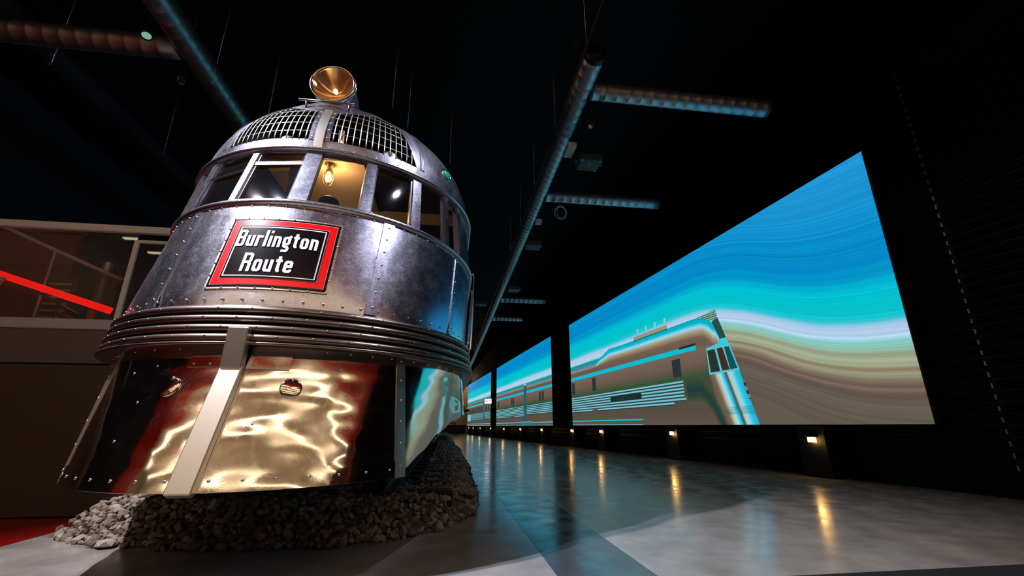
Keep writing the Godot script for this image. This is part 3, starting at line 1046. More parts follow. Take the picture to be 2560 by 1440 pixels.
func track() -> void:
	var b := thing("ballast_bed", "bed of crushed grey stone ballast rounded off in front of the locomotive", "ballast", Vector3(0, 0, -5))
	var st := mb()
	var nx := 40
	var nz := 60
	st.set_smooth_group(0)
	var at := func(i, j):
		var z := -3.70 - 44.0 * pow(float(j) / nz, 2.2)
		var x: float = lerpf(-1.97 if z > -5.28 else -1.70, 1.80, float(i) / nx)
		return Vector3(x, bed_y(x, z) - 0.02, z)
	for i in nx:
		for j in nz:
			quad(st, at.call(i, j), at.call(i + 1, j), at.call(i + 1, j + 1), at.call(i, j + 1))
	put("mound", st, M.bed, b)
	var kinds := []
	for k in 8: kinds.append(stone_mesh(100 + k))
	var cam := Vector3(1.27, 0.85, 0)
	var spots := []
	for pass_ in [[-8.0, -3.7, -1.97, 1.8, 0.046], [-20.0, -8.0, 1.05, 1.8, 0.07], [-12.0, -8.0, -1.8, -1.2, 0.08]]:
		var z: float = pass_[0]
		while z < pass_[1]:
			var x: float = pass_[2]
			while x < pass_[3]:
				var px := x + rng.randf_range(-0.022, 0.022)
				var pz := z + rng.randf_range(-0.022, 0.022)
				var e := bed_edge(px, pz)
				# stones a train's width behind the front, under the locomotive, cannot be seen
				if e > 0.005 and not (absf(px) < 1.0 and pz < -5.6):
					var s: float = rng.randf_range(0.024, 0.046) * (1.5 if rng.randf() < 0.1 else 1.0) * (pass_[4] / 0.05)
					var y := bed_y(px, pz) + rng.randf_range(-0.012, 0.014) + (0.01 if e < 0.05 else 0.0)
					var bs := Basis(Quaternion(Vector3(rng.randf_range(-1, 1), rng.randf_range(-1, 1), rng.randf_range(-1, 1)).normalized(), rng.randf() * TAU)).scaled(Vector3.ONE * s)
					var p := Vector3(px, maxf(y, s * 0.45), pz)
					var score := p.distance_to(cam) - s * 12 - (0.6 if e < 0.4 and pz > -4.9 else 0.0)
					spots.append([score, Transform3D(bs, p), rng.randi() % 8, rng.randi() % 4])
				x += pass_[4]
			z += pass_[4]
	spots.sort_custom(func(a, c): return a[0] < c[0])
	for i in mini(290, spots.size()):
		var o := put_mesh("stone", kinds[spots[i][2]], M.stones[spots[i][3]], b, spots[i][1].origin)
		o.basis = spots[i][1].basis
	for k in 8:
		for c in 4:
			var list := []
			for i in range(290, spots.size()):
				if spots[i][2] == k and spots[i][3] == c: list.append(spots[i][1])
			if list.is_empty(): continue
			var mm := MultiMesh.new()
			mm.transform_format = MultiMesh.TRANSFORM_3D
			mm.mesh = kinds[k]
			mm.instance_count = list.size()
			for i in list.size(): mm.set_instance_transform(i, list[i])
			var mi := MultiMeshInstance3D.new()
			mi.name = "loose_stones"
			mi.multimesh = mm
			mi.material_override = M.stones[c]
			mi.set_meta("kind", "stuff")
			b.add_child(mi, true)
			mi.position = -b.position
	# rails on timber ties
	var t := thing("railway_track", "steel rails on dark timber ties under the locomotive", "track", Vector3(0, 0.2, -5))
	var tie := mb()
	box(tie, Vector3.ZERO, Vector3(2.72, 0.16, 0.23), Basis(), 0.012)
	tie.generate_normals()
	var tm := tie.commit()
	for k in 40:
		put_mesh("tie", tm, M.tie, t, Vector3(0, 0.185, -4.72 - k * 0.66))
	for s in [-1, 1]:
		st = mb()
		var prof := [[-0.07, 0.265], [0.07, 0.265], [0.07, 0.285], [0.012, 0.305], [0.012, 0.375], [0.036, 0.385], [0.036, 0.415], [-0.036, 0.415], [-0.036, 0.385], [-0.012, 0.375], [-0.012, 0.305], [-0.07, 0.285]]
		st.set_smooth_group(-1)
		for i in prof.size():
			var a = prof[i]
			var c = prof[(i + 1) % prof.size()]
			var x: float = s * 0.755
			quad(st, Vector3(x + a[0], a[1], -40), Vector3(x + a[0], a[1], -4.5), Vector3(x + c[0], c[1], -4.5), Vector3(x + c[0], c[1], -40))
		for i in range(1, prof.size() - 1):
			tri(st, Vector3(s * 0.755 + prof[0][0], prof[0][1], -4.5), Vector3(s * 0.755 + prof[i][0], prof[i][1], -4.5), Vector3(s * 0.755 + prof[i + 1][0], prof[i + 1][1], -4.5))
		put("rail", st, M.rail, t)


# ---------------------------------------------------------------- the locomotive
func skirt_low(t: float) -> float:
	var K := [[41, 0.555], [48, 0.67], [55, 0.79], [65, 0.89], [80, 0.95], [200, 0.955]]
	return curve(K, absf(t))

func sign_point(x: float, y: float, out: float) -> Vector3:
	var k := ring_at(RING_UPPER, y)
	return skin(RING_UPPER, y, rad_to_deg(asin(x / k.y)), out)

func sign_rect(hx: float, hy: float, out: float, th: float) -> SurfaceTool:
	var st := mb()
	sheet(st, 16, 4, func(u, v): return sign_point(0.037 + lerpf(-hx, hx, u), 2.015 + lerpf(-hy, hy, v), out), th, hx * 2, hy * 2)
	return st

func letter(strokes: Array, ox: float, oy: float, sx: float, sy: float, out: float) -> SurfaceTool:
	var st := mb()
	st.set_smooth_group(-1)
	var hw := 0.071
	var P := func(x, y): return sign_point(ox + x * sx, oy + y * sy, out)
	for line in strokes:
		for i in line.size() - 1:
			var a := Vector2(line[i][0], line[i][1])
			var b := Vector2(line[i + 1][0], line[i + 1][1])
			var n := (b - a).normalized().orthogonal() * hw
			n.x *= sy / sx * 0.93
			quad(st, P.call(a.x - n.x, a.y - n.y), P.call(b.x - n.x, b.y - n.y), P.call(b.x + n.x, b.y + n.y), P.call(a.x + n.x, a.y + n.y))
			quad(st, P.call(a.x + n.x, a.y + n.y), P.call(b.x + n.x, b.y + n.y), P.call(b.x - n.x, b.y - n.y), P.call(a.x - n.x, a.y - n.y))
		for i in line.size():
			if (i == 0 or i == line.size() - 1) and line[0] != line[line.size() - 1]: continue
			for k in 8:
				var a0 := TAU * k / 8
				var a1 := TAU * (k + 1) / 8
				var fx := hw * sy / sx * 0.93
				tri(st, P.call(line[i][0], line[i][1]), P.call(line[i][0] + cos(a0) * fx, line[i][1] + sin(a0) * hw), P.call(line[i][0] + cos(a1) * fx, line[i][1] + sin(a1) * hw))
	return st

func add_sign(t: Node3D) -> void:
	var s := put("name_plate", sign_rect(0.385, 0.305, 0.007, 0.006), M.strap, t)
	tag(s, "red and black enamel name plate with white lettering")
	var k := 0
	for q in [["border_black", 0.372, 0.292, M.sign_black], ["border_line", 0.356, 0.276, M.sign_white], ["border_red", 0.353, 0.273, M.sign_red], ["border_line", 0.305, 0.227, M.sign_white], ["border_black", 0.3025, 0.2245, M.sign_black], ["border_line", 0.290, 0.212, M.sign_white], ["field", 0.281, 0.203, M.sign_black]]:
		put(q[0], sign_rect(q[1], q[2], 0.0085 + k * 0.0015, 0.002), q[3], s)
		k += 1
	var F := {
		"B": [0.5, [[[0.08, 0], [0.08, 1]], [[0.08, 0.92], [0.36, 0.92], [0.42, 0.86], [0.42, 0.61], [0.36, 0.53], [0.42, 0.45], [0.42, 0.14], [0.36, 0.08], [0.08, 0.08]], [[0.08, 0.53], [0.36, 0.53]]]],
		"u": [0.43, [[[0.08, 0.66], [0.08, 0.14], [0.13, 0.08], [0.35, 0.08]], [[0.35, 0.66], [0.35, 0]]]],
		"r": [0.36, [[[0.08, 0.66], [0.08, 0]], [[0.08, 0.58], [0.36, 0.58]]]],
		"l": [0.16, [[[0.08, 1], [0.08, 0]]]],
		"i": [0.16, [[[0.08, 0.66], [0.08, 0]], [[0.08, 0.96], [0.08, 0.80]]]],
		"n": [0.43, [[[0.08, 0.66], [0.08, 0]], [[0.08, 0.58], [0.30, 0.58], [0.35, 0.52], [0.35, 0]]]],
		"g": [0.44, [[[0.13, 0.58], [0.30, 0.58], [0.35, 0.53], [0.35, 0.27], [0.30, 0.21], [0.13, 0.21], [0.08, 0.27], [0.08, 0.53], [0.13, 0.58]], [[0.30, 0.58], [0.42, 0.70]], [[0.16, 0.21], [0.10, 0.13], [0.16, 0.06], [0.30, 0.03], [0.35, -0.03], [0.35, -0.13], [0.30, -0.19], [0.03, -0.19]]]],
		"t": [0.34, [[[0.17, 0.86], [0.17, 0.13], [0.22, 0.08], [0.27, 0.08]], [[0.01, 0.62], [0.33, 0.62]]]],
		"o": [0.43, [[[0.13, 0.58], [0.30, 0.58], [0.35, 0.53], [0.35, 0.13], [0.30, 0.08], [0.13, 0.08], [0.08, 0.13], [0.08, 0.53], [0.13, 0.58]]]],
		"R": [0.5, [[[0.08, 0], [0.08, 1]], [[0.08, 0.92], [0.36, 0.92], [0.42, 0.86], [0.42, 0.57], [0.36, 0.49], [0.08, 0.49]], [[0.32, 0.49], [0.41, 0.40], [0.41, 0]]]],
		"e": [0.43, [[[0.10, 0.34], [0.35, 0.34], [0.35, 0.53], [0.30, 0.58], [0.13, 0.58], [0.08, 0.53], [0.08, 0.13], [0.13, 0.08], [0.30, 0.08], [0.35, 0.14], [0.35, 0.18]]]],
	}
	for row in [["Burlington", -0.245, 0.292, 2.045, 0.148], ["Route", -0.150, 0.175, 1.835, 0.155]]:
		var wide := 0.0
		for ch in row[0]: wide += F[ch][0] + 0.10
		wide -= 0.10
		var sx: float = (row[2] - row[1]) / wide
		var x: float = row[1]
		for ch in row[0]:
			put("letter", letter(F[ch][1], x, row[3], sx, row[4], 0.0215), M.sign_white, s)
			x += (F[ch][0] + 0.10) * sx
	var rv := mb()
	for i in 8:
		for sg in [-1, 1]: stud(rv, sign_point(0.037 + lerpf(-0.375, 0.375, i / 7.0), 2.015 + sg * 0.297, 0.008), nose_n(RING_UPPER, 2.0, 0), 0.0065)
	for i in 5:
		for sg in [-1, 1]: stud(rv, sign_point(0.037 + sg * 0.379, 2.015 + lerpf(-0.2, 0.2, i / 4.0), 0.008), nose_n(RING_UPPER, 2.0, sg * 14), 0.0065)
	tag(put("rivets", rv, M.rivet, s), "", "", "", "stuff")

func locomotive() -> void:
	var t := thing("locomotive", "polished stainless steel streamlined locomotive nose with grille roof and headlight", "locomotive", Vector3(0, 0.42, -6))
	var U := RING_UPPER
	var K := RING_PILOT
	var st: SurfaceTool
	# --- upper front sheets and the riveted straps over their seams
	for q in [[-29.5, 30.0], [30.0, 63.2], [63.2, 150.0], [-62.0, -29.5], [-150.0, -62.0]]:
		put("front_sheet" if q[0] == -29.5 else "side_sheet", panel(U, q[0], q[1], 1.33, 2.485), M.steel, t)
	for q in [[28.2, 31.8], [62.0, 64.4], [-31.4, -28.2], [-64.4, -62.0]]:
		var sp := put("seam_strap", panel(U, q[0], q[1], 1.60, 2.47, 0.008, 0.008, 3, 6), M.steel, t)
		st = mb()
		for k in 7:
			var y := 1.66 + k * 0.125
			stud(st, skin(U, y, (q[0] + q[1]) / 2, 0.008), nose_n(U, y, (q[0] + q[1]) / 2))
		tag(put("rivets", st, M.rivet, sp), "", "", "", "stuff")
	st = mb()
	for k in range(-16, 17):
		var a := k * 5.0
		stud(st, skin(U, 2.445, a, 0.0), nose_n(U, 2.445, a))
		stud(st, skin(U, 1.635, a + 2.0, 0.0), nose_n(U, 1.635, a + 2.0))
	tag(put("sheet_rivets", st, M.rivet, t), "", "", "", "stuff")
	# --- belt of four rounded mouldings
	for k in 4:
		var y0 := 1.345 + k * 0.062
		var o := 0.05 - 0.009 * k
		var prof := [[-0.03, 0.0], [o - 0.006, 0.0], [o + 0.016, 0.006], [o + 0.024, 0.018], [o + 0.022, 0.032], [o + 0.012, 0.044], [o - 0.004, 0.052], [o - 0.014, 0.058], [-0.03, 0.062]]
		var bm := put("belt_moulding", ribbed(U, y0, prof, -140, 140), M.belt, t)
		st = mb()
		for j in range(-11, 12):
			var a := j * 8.0 + k * 3.0
			var n := nose_n(U, y0 + 0.03, a)
			n.y = 0
			stud(st, nose(U, y0 + 0.03, a) + n.normalized() * (o + 0.02), n.normalized(), 0.009)
		tag(put("rivets", st, M.belt, bm), "", "", "", "stuff")
	st = ribbed(U, 1.335, [[-0.15, -0.012], [0.075, -0.014], [0.085, -0.004], [0.078, 0.006], [-0.03, 0.012]], -140, 140)
	put("belt_flange", st, M.belt, t)
	# --- pilot sheets, edge strip, centre strap and patches
	put("pilot_sheet", panel(K, 0.0, 41.0, 0.535, 1.36, 0.0, 0.006, 40, 20), M.pilot, t)
	put("pilot_sheet", panel(K, -41.0, 0.0, 0.535, 1.36, 0.0, 0.006, 40, 20), M.pilot, t)
	for q in [[1.0, 41.0], [-41.0, -1.0]]:
		var e := put("pilot_edge_strip", panel(K, q[0], q[1], 0.532, 0.632, 0.005, 0.006, 20, 2), M.pilot, t)
		st = mb()
		for k in 7:
			var a: float = lerpf(q[0], q[1], (k + 0.5) / 7.0)
			stud(st, skin(K, 0.583, a, 0.005), nose_n(K, 0.583, a), 0.009)
		tag(put("rivets", st, M.rivet, e), "", "", "", "stuff")
	for sg in [-1.0, 1.0]:
		var c := put("corner_strip", panel(K, sg * 41.0 - 1.4, sg * 41.0 + 1.4, 0.53, 1.345, 0.007, 0.007, 2, 10), M.strap, t)
		st = mb()
		for k in 6:
			var y := 0.60 + k * 0.14
			stud(st, skin(K, y, sg * 41.0, 0.007), nose_n(K, y, sg * 41.0))
		tag(put("rivets", st, M.rivet, c), "", "", "", "stuff")
		st = mb()
		sheet(st, 40, 8, func(u, v):
			var a: float = lerpf(41.0, 96.0, u) if sg > 0 else lerpf(-96.0, -41.0, u)
			return nose(K, lerpf(skirt_low(a), 1.36, v), a), 0.006, 1.4, 0.6)
		var sk := put("skirt", st, M.pilot, t)
		st = mb()
		for k in 8: stud(st, skin(K, 1.31, sg * (46 + k * 6), 0), nose_n(K, 1.31, sg * (46 + k * 6)), 0.010)
		tag(put("rivets", st, M.rivet, sk), "", "", "", "stuff")
		st = mb()
		box(st, skin(K, 1.02, sg * 93.5, 0.02), Vector3(0.05, 0.12, 0.06), Basis(), 0.01)
		rod(st, skin(K, 1.02, sg * 93.5, -0.02), skin(K, 1.02, sg * 93.5, 0.10), 0.012, 8)
		put("latch", st, M.black, sk)
	st = mb()
	for q in [[-20, 1.2], [-20, 0.98], [-20.5, 0.77], [-27, 1.16], [24, 1.2], [26, 1.03], [27, 0.84], [8, 0.86], [32, 1.31], [20, 1.31], [26, 1.31], [38, 1.31], [-16, 1.31], [-24, 1.31], [-32, 1.31]]:
		stud(st, skin(K, q[1], q[0], 0), nose_n(K, q[1], q[0]), 0.008)
	tag(put("pilot_rivets", st, M.rivet, t), "", "", "", "stuff")
	var top := nose(K, 1.36, 0) + Vector3(0, 0.06, 0.045)
	var br := nose(K, 1.175, 0)
	var low := nose(K, 0.515, 0)
	for q in [[low, br, 0.125, 0.05], [br, top + Vector3(0, 0, 0.03), 0.118, 0.062]]:
		var d: Vector3 = q[1] - q[0]
		var up := d.normalized()
		var nrm := Vector3.RIGHT.cross(up)
		st = mb()
		box(st, (q[0] + q[1]) / 2 + nrm * (q[3] / 2 - 0.004), Vector3(q[2], d.length() + 0.004, q[3]), Basis(Vector3.RIGHT, up, nrm), 0.006)
		put("centre_strap", st, M.strap, t)
	for q in [[-11.2, -2.4, 1.185, 1.335], [2.6, 12.2, 1.175, 1.335]]:
		var pt := put("patch_plate", panel(K, q[0], q[1], q[2], q[3], 0.007, 0.006, 4, 3), M.pilot, t)
		st = mb()
		for a in [lerpf(q[0], q[1], 0.15), lerpf(q[0], q[1], 0.6)]:
			stud(st, skin(K, q[2] + 0.02, a, 0.007), nose_n(K, q[2] + 0.02, a), 0.008)
		tag(put("rivets", st, M.rivet, pt), "", "", "", "stuff")
	for a in [-13.0, 13.6]:
		st = mb()
		lathe(st, skin(K, 1.065, a, 0.0), frame_of(nose_n(K, 1.065, a)), [[0.062, 0.0], [0.062, 0.006], [0.052, 0.010], [0.0, 0.007]], 28)
		var cv := put("towing_eye_cover", st, M.pilot, t)
		st = mb()
		stud(st, skin(K, 1.115, a, 0.008), nose_n(K, 1.115, a), 0.011)
		put("pivot", st, M.rivet, cv)
	# --- windows
	put("sill_moulding", ribbed(U, 2.49, [[-0.04, -0.03], [0.012, -0.028], [0.028, -0.012], [0.03, 0.004], [0.018, 0.02], [-0.005, 0.03], [-0.06, 0.034]], -150, 150), M.steel, t)
	put("header_moulding", ribbed(U, 3.125, [[-0.06, -0.02], [0.03, -0.016], [0.048, 0.0], [0.044, 0.016], [0.02, 0.03], [-0.03, 0.05]], -150, 150), M.steel, t)
	for q in [[-0.2, 4.9], [19.6, 23.0], [37.2, 40.8], [53.8, 56.2], [64.4, 67.0], [-18.8, -16.6], [-39.0, -36.4], [-52.4, -50.0], [-62.5, -60.0]]:
		put("window_post", panel(U, q[0], q[1], 2.50, 3.13, 0.012, 0.06, 2, 4), M.roof if q[0] == -0.2 else M.steel, t)
	for q in [[67.0, 150.0], [-150.0, -62.5]]:
		put("side_sheet", panel(U, q[0], q[1], 2.49, 3.14, 0.0, 0.006), M.steel, t)
	var panes := [[4.9, 19.6, false], [23.0, 37.2, true], [40.8, 53.8, true], [56.2, 64.4, true], [-16.6, -0.2, true], [-36.4, -18.8, true], [-50.0, -39.0, true], [-60.0, -52.4, true]]
	for q in panes:
		st = mb()
		sheet(st, 1, 1, func(u, v): return skin(U, lerpf(2.50, 3.13, v), lerpf(q[0], q[1], u), -0.02), 0.0)
		var pn := put("window_pane", st, M.tinted if q[2] else M.glass, t)
		if q[0] in [23.0, -16.6, -36.4]:
			st = mb()
			for e in [[0.0, 0.045, 0.0, 1.0], [0.955, 1.0, 0.0, 1.0], [0.0, 1.0, 0.0, 0.05], [0.0, 1.0, 0.95, 1.0]]:
				sheet(st, 1, 1, func(u, v): return skin(U, lerpf(2.50, 3.13, lerpf(e[2], e[3], v)), lerpf(q[0], q[1], lerpf(e[0], e[1], u)), -0.004), 0.02)
			put("sash", st, M.chrome, pn)
		if q[0] in [-16.6, -36.4]:
			st = mb()
			sheet(st, 1, 1, func(u, v): return skin(U, lerpf(2.935, 2.975, v) if q[0] == -16.6 else lerpf(2.885, 2.90, v), lerpf(q[0], q[1], u), 0.004), 0.03)
			put("transom", st, M.chrome, pn)
	# --- roof: band, side sheets, crown, the strip between the grilles
	st = mb()
	sheet(st, 44, 2, func(u, v): return roof(lerpf(-0.6, 5.5, v), MID + lerpf(-36.0, 36.0, u)), 0.006, 2.0, 0.12)
	put("roof_band", st, M.roof, t)
	st = mb()
	sheet(st, 72, 30, func(u, v):
		var d := lerpf(-36.0, 36.0, u)
		return roof(lerpf(grille_top(absf(d)), 89.0, v), MID + d), 0.006, 2.0, 1.6)
	put("roof_crown", st, M.roof, t)
	for sg in [-1.0, 1.0]:
		st = mb()
		sheet(st, 60, 24, func(u, v):
			var a: float = lerpf(36.0, 150.0, u) if sg > 0 else lerpf(-150.0, -36.0, u)
			return roof(lerpf(-0.6, 89.0, v), MID + a), 0.006, 6.0, 1.7)
		put("roof_sheet", st, M.roof, t)
		st = mb()
		sheet(st, 2, 16, func(u, v): return roof(lerpf(5.5, 50.0, v), MID + sg * 38.6 + lerpf(-1.0, 1.0, u), 0.006), 0.006)
		put("roof_strap", st, M.steel, t)
	st = mb()
	sheet(st, 4, 8, func(u, v): return roof(lerpf(5.3, 30.0, v), MID + lerpf(-3.5, 3.5, u), 0.004), 0.008)
	var cs := put("grille_divider", st, M.steel, t)
	st = mb()
	sheet(st, 2, 8, func(u, v): return roof(lerpf(1.0, 30.0, v), MID + lerpf(-1.5, 1.5, u), 0.012), 0.008)
	put("cover_strip", st, M.strap, cs)
	st = mb()
	for k in 5:
		for d in [-2.5, 2.5]:
			var p := roof(7.0 + k * 5.0, MID + d, 0.004)
			stud(st, p, (p - Vector3(0, 3.0, -5.0)).normalized(), 0.009)
	tag(put("rivets", st, M.rivet, cs), "", "", "", "stuff")
	st = mb()
	for k in range(-9, 10):
		var p := roof(1.6, MID + k * 4.0, 0.0)
		stud(st, p, (p - Vector3(0, 3.1, -5.0)).normalized(), 0.008)
	tag(put("roof_rivets", st, M.rivet, t), "", "", "", "stuff")
	# grille bars on both sides of the divider
	for sg in [-1.0, 1.0]:
		var gr := Node3D.new()
		gr.name = "roof_grille"
		t.add_child(gr, true)
		for k in 14:
			var d := 4.6 + k * 2.22
			var hi := grille_top(d)
			var path := []
			for i in 9: path.append(roof(lerpf(5.2, hi + 0.4, i / 8.0), MID + sg * d, 0.002))
			st = mb()
			tube(st, path, 0.0041, 6)
			put("upright_bar", st, M.bar, gr)
		for k in 5:
			var phi := 11.0 + k * 6.0
			var d1 := 3.4
			while d1 < 36.0 and grille_top(d1 + 0.3) >= minf(phi, grille_top(3.4)): d1 += 0.3
			var d0 := 3.4
			while d0 < 20.0 and grille_top(d0) < phi: d0 += 0.3
			d1 = d0
			while d1 < 36.0 and grille_top(d1 + 0.3) > phi: d1 += 0.3
			var path := []
			for i in 13: path.append(roof(phi, MID + sg * lerpf(d0, d1, i / 12.0), -0.008))
			st = mb()
			tube(st, path, 0.0032, 6)
			put("cross_bar", st, M.bar, gr)
	# what can be seen through the grille: dark lining, two chrome bells, pale brackets
	st = mb()
	sheet(st, 24, 10, func(u, v):
		var p := roof(lerpf(6.0, 60.0, v), MID + lerpf(-60.0, 60.0, u))
		return Vector3(p.x * 0.86, lerpf(3.53, p.y - 0.08, v), p.z - 0.55), 0.0)
	put("intake_lining", st, M.soot, t)
	for q in [[-11.0, 6.5], [28.0, 8.0]]:
		var p := roof(q[1] + 2.5, MID + q[0] - 2.0, -0.12)
		st = mb()
		lathe(st, p - Vector3(0, 0.06, 0), Basis(Vector3.RIGHT, Vector3.FORWARD, Vector3.UP), [[0.0, 0.0], [0.085, 0.0], [0.088, 0.02], [0.08, 0.06], [0.06, 0.095], [0.03, 0.115], [0.0, 0.12]], 20)
		put("bell", st, M.bar, t)
	for q in [[-0.03, 0.5, 3.42, 0.05, 0.2], [0.17, 0.4, 3.44, 0.05, 0.22], [0.30, 0.1, 3.33, 0.12, 0.07]]:
		st = mb()
		box(st, Vector3(q[0], q[2], -3.80), Vector3(q[3], q[4], 0.02), Basis(Vector3.BACK, q[1] * 0.4 - 0.1), 0.003)
		put("intake_bracket", st, M.cream, t)
	# --- headlight on its fairing
	var c := Vector3(0.02, 4.085, -3.82)
	var F := Basis(Vector3.RIGHT, Vector3.UP, Vector3.BACK)
	var hl := Node3D.new()
	hl.name = "headlight"
	t.add_child(hl)
	st = mb()
	sheet(st, 40, 14, func(u, v):
		var a: float = TAU * u
		var flare: float = pow(1.0 - v, 2.0)
		var rx: float = lerpf(0.195, 0.50, flare)
		var rz: float = lerpf(0.32, 0.56, flare)
		var x: float = 0.02 + rx * sin(a)
		var z: float = lerpf(-4.24, -4.24, flare) + rz * cos(a)
		var yb: float = roof_y(x, z) + 0.004
		var yt: float = lerpf(4.08, 3.955, smoothstep(0.1, 0.7, cos(a)))
		return Vector3(x, lerpf(yb, yt, v), z), 0.0, 1.5, 0.4)
	put("fairing", st, M.roof, hl)
	st = mb()
	lathe(st, c, F, [[0.0, -0.66], [0.08, -0.64], [0.14, -0.56], [0.185, -0.38], [0.198, -0.15], [0.200, -0.03], [0.208, -0.01], [0.196, -0.005]], 40)
	put("barrel", st, M.roof, hl)
	st = mb()
	torus(st, c + Vector3(0, 0, 0.012), F, 0.207, 0.017, 48, 10)
	torus(st, c + Vector3(0, 0, -0.03), F, 0.207, 0.012, 48, 8)
	put("rim", st, M.chrome, hl)
	st = mb()
	lathe(st, c, F, [[0.195, 0.004], [0.15, -0.05], [0.10, -0.10], [0.05, -0.13], [0.02, -0.14], [0.0, -0.14]], 40)
	put("reflector", st, M.reflector, hl)
	st = mb()
	lathe(st, c, F, [[0.196, 0.012], [0.10, 0.022], [0.0, 0.026]], 40)
	put("lens", st, M.glass, hl)
	st = mb()
	lathe(st, c + Vector3(0.01, -0.02, -0.10), F, [[0.0, 0.0], [0.012, 0.004], [0.022, 0.03], [0.022, 0.045], [0.012, 0.06], [0.0, 0.065]], 14)
	put("bulb", st, glow(Color(1.0, 0.72, 0.38), 14.0), hl)
	bulb(hl, c + Vector3(0.01, -0.02, -0.065), Color(1.0, 0.72, 0.40), 0.045, 0.015)
	st = mb()
	for x in [-0.07, 0.07]: lathe(st, c + Vector3(x, sqrt(0.22 * 0.22 - x * x), 0.0), Basis(Vector3.RIGHT, Vector3.FORWARD, Vector3.UP), [[0.010, -0.01], [0.010, 0.012], [0.005, 0.026], [0.0, 0.03]], 8)
	put("rim_catch", st, M.chrome, hl)
	st = mb()
	var gb := roof(33.0, MID, 0.0)
	rod(st, Vector3(-0.24, gb.y + 0.06, gb.z + 0.03), Vector3(0.27, gb.y + 0.06, gb.z + 0.03), 0.011, 8)
	for x in [-0.17, 0.22]: rod(st, Vector3(x, gb.y - 0.03, gb.z + 0.0), Vector3(x, gb.y + 0.06, gb.z + 0.03), 0.010, 8)
	put("step_rail", st, M.belt, t)
	# --- green marker lamp on the roof's right shoulder
	for sg in [1.0]:
		var p := roof(15.0, MID + sg * 53.0, 0.002)
		var n := (roof(15.0, MID + sg * 53.0, 0.1) - p).normalized()
		n = Vector3(n.x, n.y * 0.7, n.z).normalized()
		st = mb()
		lathe(st, p, frame_of(n), [[0.075, -0.01], [0.075, 0.012], [0.062, 0.020], [0.056, 0.012]], 28)
		var mk := put("marker_lamp", st, M.chrome, t)
		st = mb()
		lathe(st, p, frame_of(n), [[0.058, 0.006], [0.045, 0.022], [0.02, 0.032], [0.0, 0.034]], 24)
		put("lens", st, M.green, mk)
	# --- handrails beside the doors
	for sg in [-1.0, 1.0]:
		for q in [[1.53, 2.51, 83.5], [1.60, 2.30, 86.0]]:
			var p0 := skin(U, q[0], sg * q[2], 0.01)
			var p1 := skin(U, q[1], sg * q[2], 0.01)
			var o := Vector3(sg * (1.52 if q[2] < 85.0 else 1.50) - p1.x, 0, 0)
			p0.x = p1.x - sg * 0.05
			st = mb()
			tube(st, [p0, p0 + o * 0.8, p0 + o + Vector3(0, 0.04, 0), p1 + o - Vector3(0, 0.04, 0), p1 + o * 0.8, p1], 0.011, 8)
			put("handrail", st, M.chrome, t)
	# --- cab
	st = mb()
	span(st, Vector3(-1.38, 1.30, -16.0), Vector3(1.38, 1.36, -4.5))
	sheet(st, 20, 1, func(u, v): return Vector3(1.38 * sin(lerpf(-1.57, 1.57, u)), 1.35, -4.5 + 1.5 * cos(lerpf(-1.57, 1.57, u)) * (1.0 - v)), 0.02)
	put("underframe", st, M.black, t)
	st = mb()
	sheet(st, 20, 1, func(u, v): return Vector3(1.34 * sin(lerpf(-1.57, 1.57, u)), 1.94, -5.35 + (0.6 + 1.2 * cos(lerpf(-1.57, 1.57, u))) * (1.0 - v)), 0.03)
	put("cab_floor", st, M.brown, t)
	st = mb()
	span(st, Vector3(-1.30, 1.96, -5.40), Vector3(0.20, 3.50, -5.34))
	span(st, Vector3(0.20, 3.34, -5.40), Vector3(1.30, 3.50, -5.34))
	put("cab_bulkhead", st, M.cream, t)
	st = mb()
	span(st, Vector3(0.20, 1.96, -5.40), Vector3(1.36, 3.34, -5.36))
	put("engine_room_door", st, M.black, t)
	st = mb()
	sheet(st, 20, 8, func(u, v):
		var a: float = lerpf(-80.0, 80.0, u)
		var e := roof(0.5, MID + a, -0.05)
		var y: float = lerpf(3.14, 3.51, minf(1.0, v * 3.0))
		return Vector3(e.x * lerpf(1.0, 0.93, minf(1.0, v * 3.0)), y, lerpf(e.z, -5.40, v)), 0.015)
	put("cab_ceiling", st, M.soot, t)
	st = mb()
	span(st, Vector3(-0.72, 3.472, -5.33), Vector3(0.30, 3.488, -4.15))
	put("cab_ceiling_panel", st, M.cream, t)
	var lp := Vector3(-0.045, 3.31, -4.28)
	var lamp := Node3D.new()
	lamp.name = "cab_lamp"
	t.add_child(lamp)
	st = mb()
	lathe(st, lp, Basis(Vector3.RIGHT, Vector3.FORWARD, Vector3.UP), [[0.0, 0.20], [0.05, 0.20], [0.05, 0.17], [0.03, 0.15], [0.028, 0.09], [0.034, 0.085], [0.034, 0.06], [0.0, 0.06]], 16)
	put("socket", st, M.bar, lamp)
	st = mb()
	lathe(st, lp, Basis(Vector3.RIGHT, Vector3.FORWARD, Vector3.UP), [[0.012, 0.06], [0.03, 0.02], [0.034, -0.01], [0.024, -0.04], [0.0, -0.05]], 16)
	put("bulb", st, glow(Color(1.0, 0.70, 0.36), 9.0), lamp)
	for k in 6:
		var a := TAU * k / 6
		st = mb()
		var path := []
		for q in [[0.034, 0.075], [0.052, 0.03], [0.055, -0.02], [0.040, -0.07], [0.008, -0.09]]: path.append(lp + Vector3(cos(a) * q[0], q[1], sin(a) * q[0]))
		tube(st, path, 0.0028, 5)
		put("guard_wire", st, M.bar, lamp)
	bulb(lamp, lp, Color(1.0, 0.76, 0.48), 0.26, 0.03)
	st = mb()
	lathe(st, Vector3(0.06, 2.86, -4.05), Basis(Vector3.RIGHT, Vector3.FORWARD, Vector3.UP), [[0.0, 0.0], [0.09, 0.0], [0.10, 0.03], [0.09, 0.07], [0.05, 0.10], [0.0, 0.11]], 20)
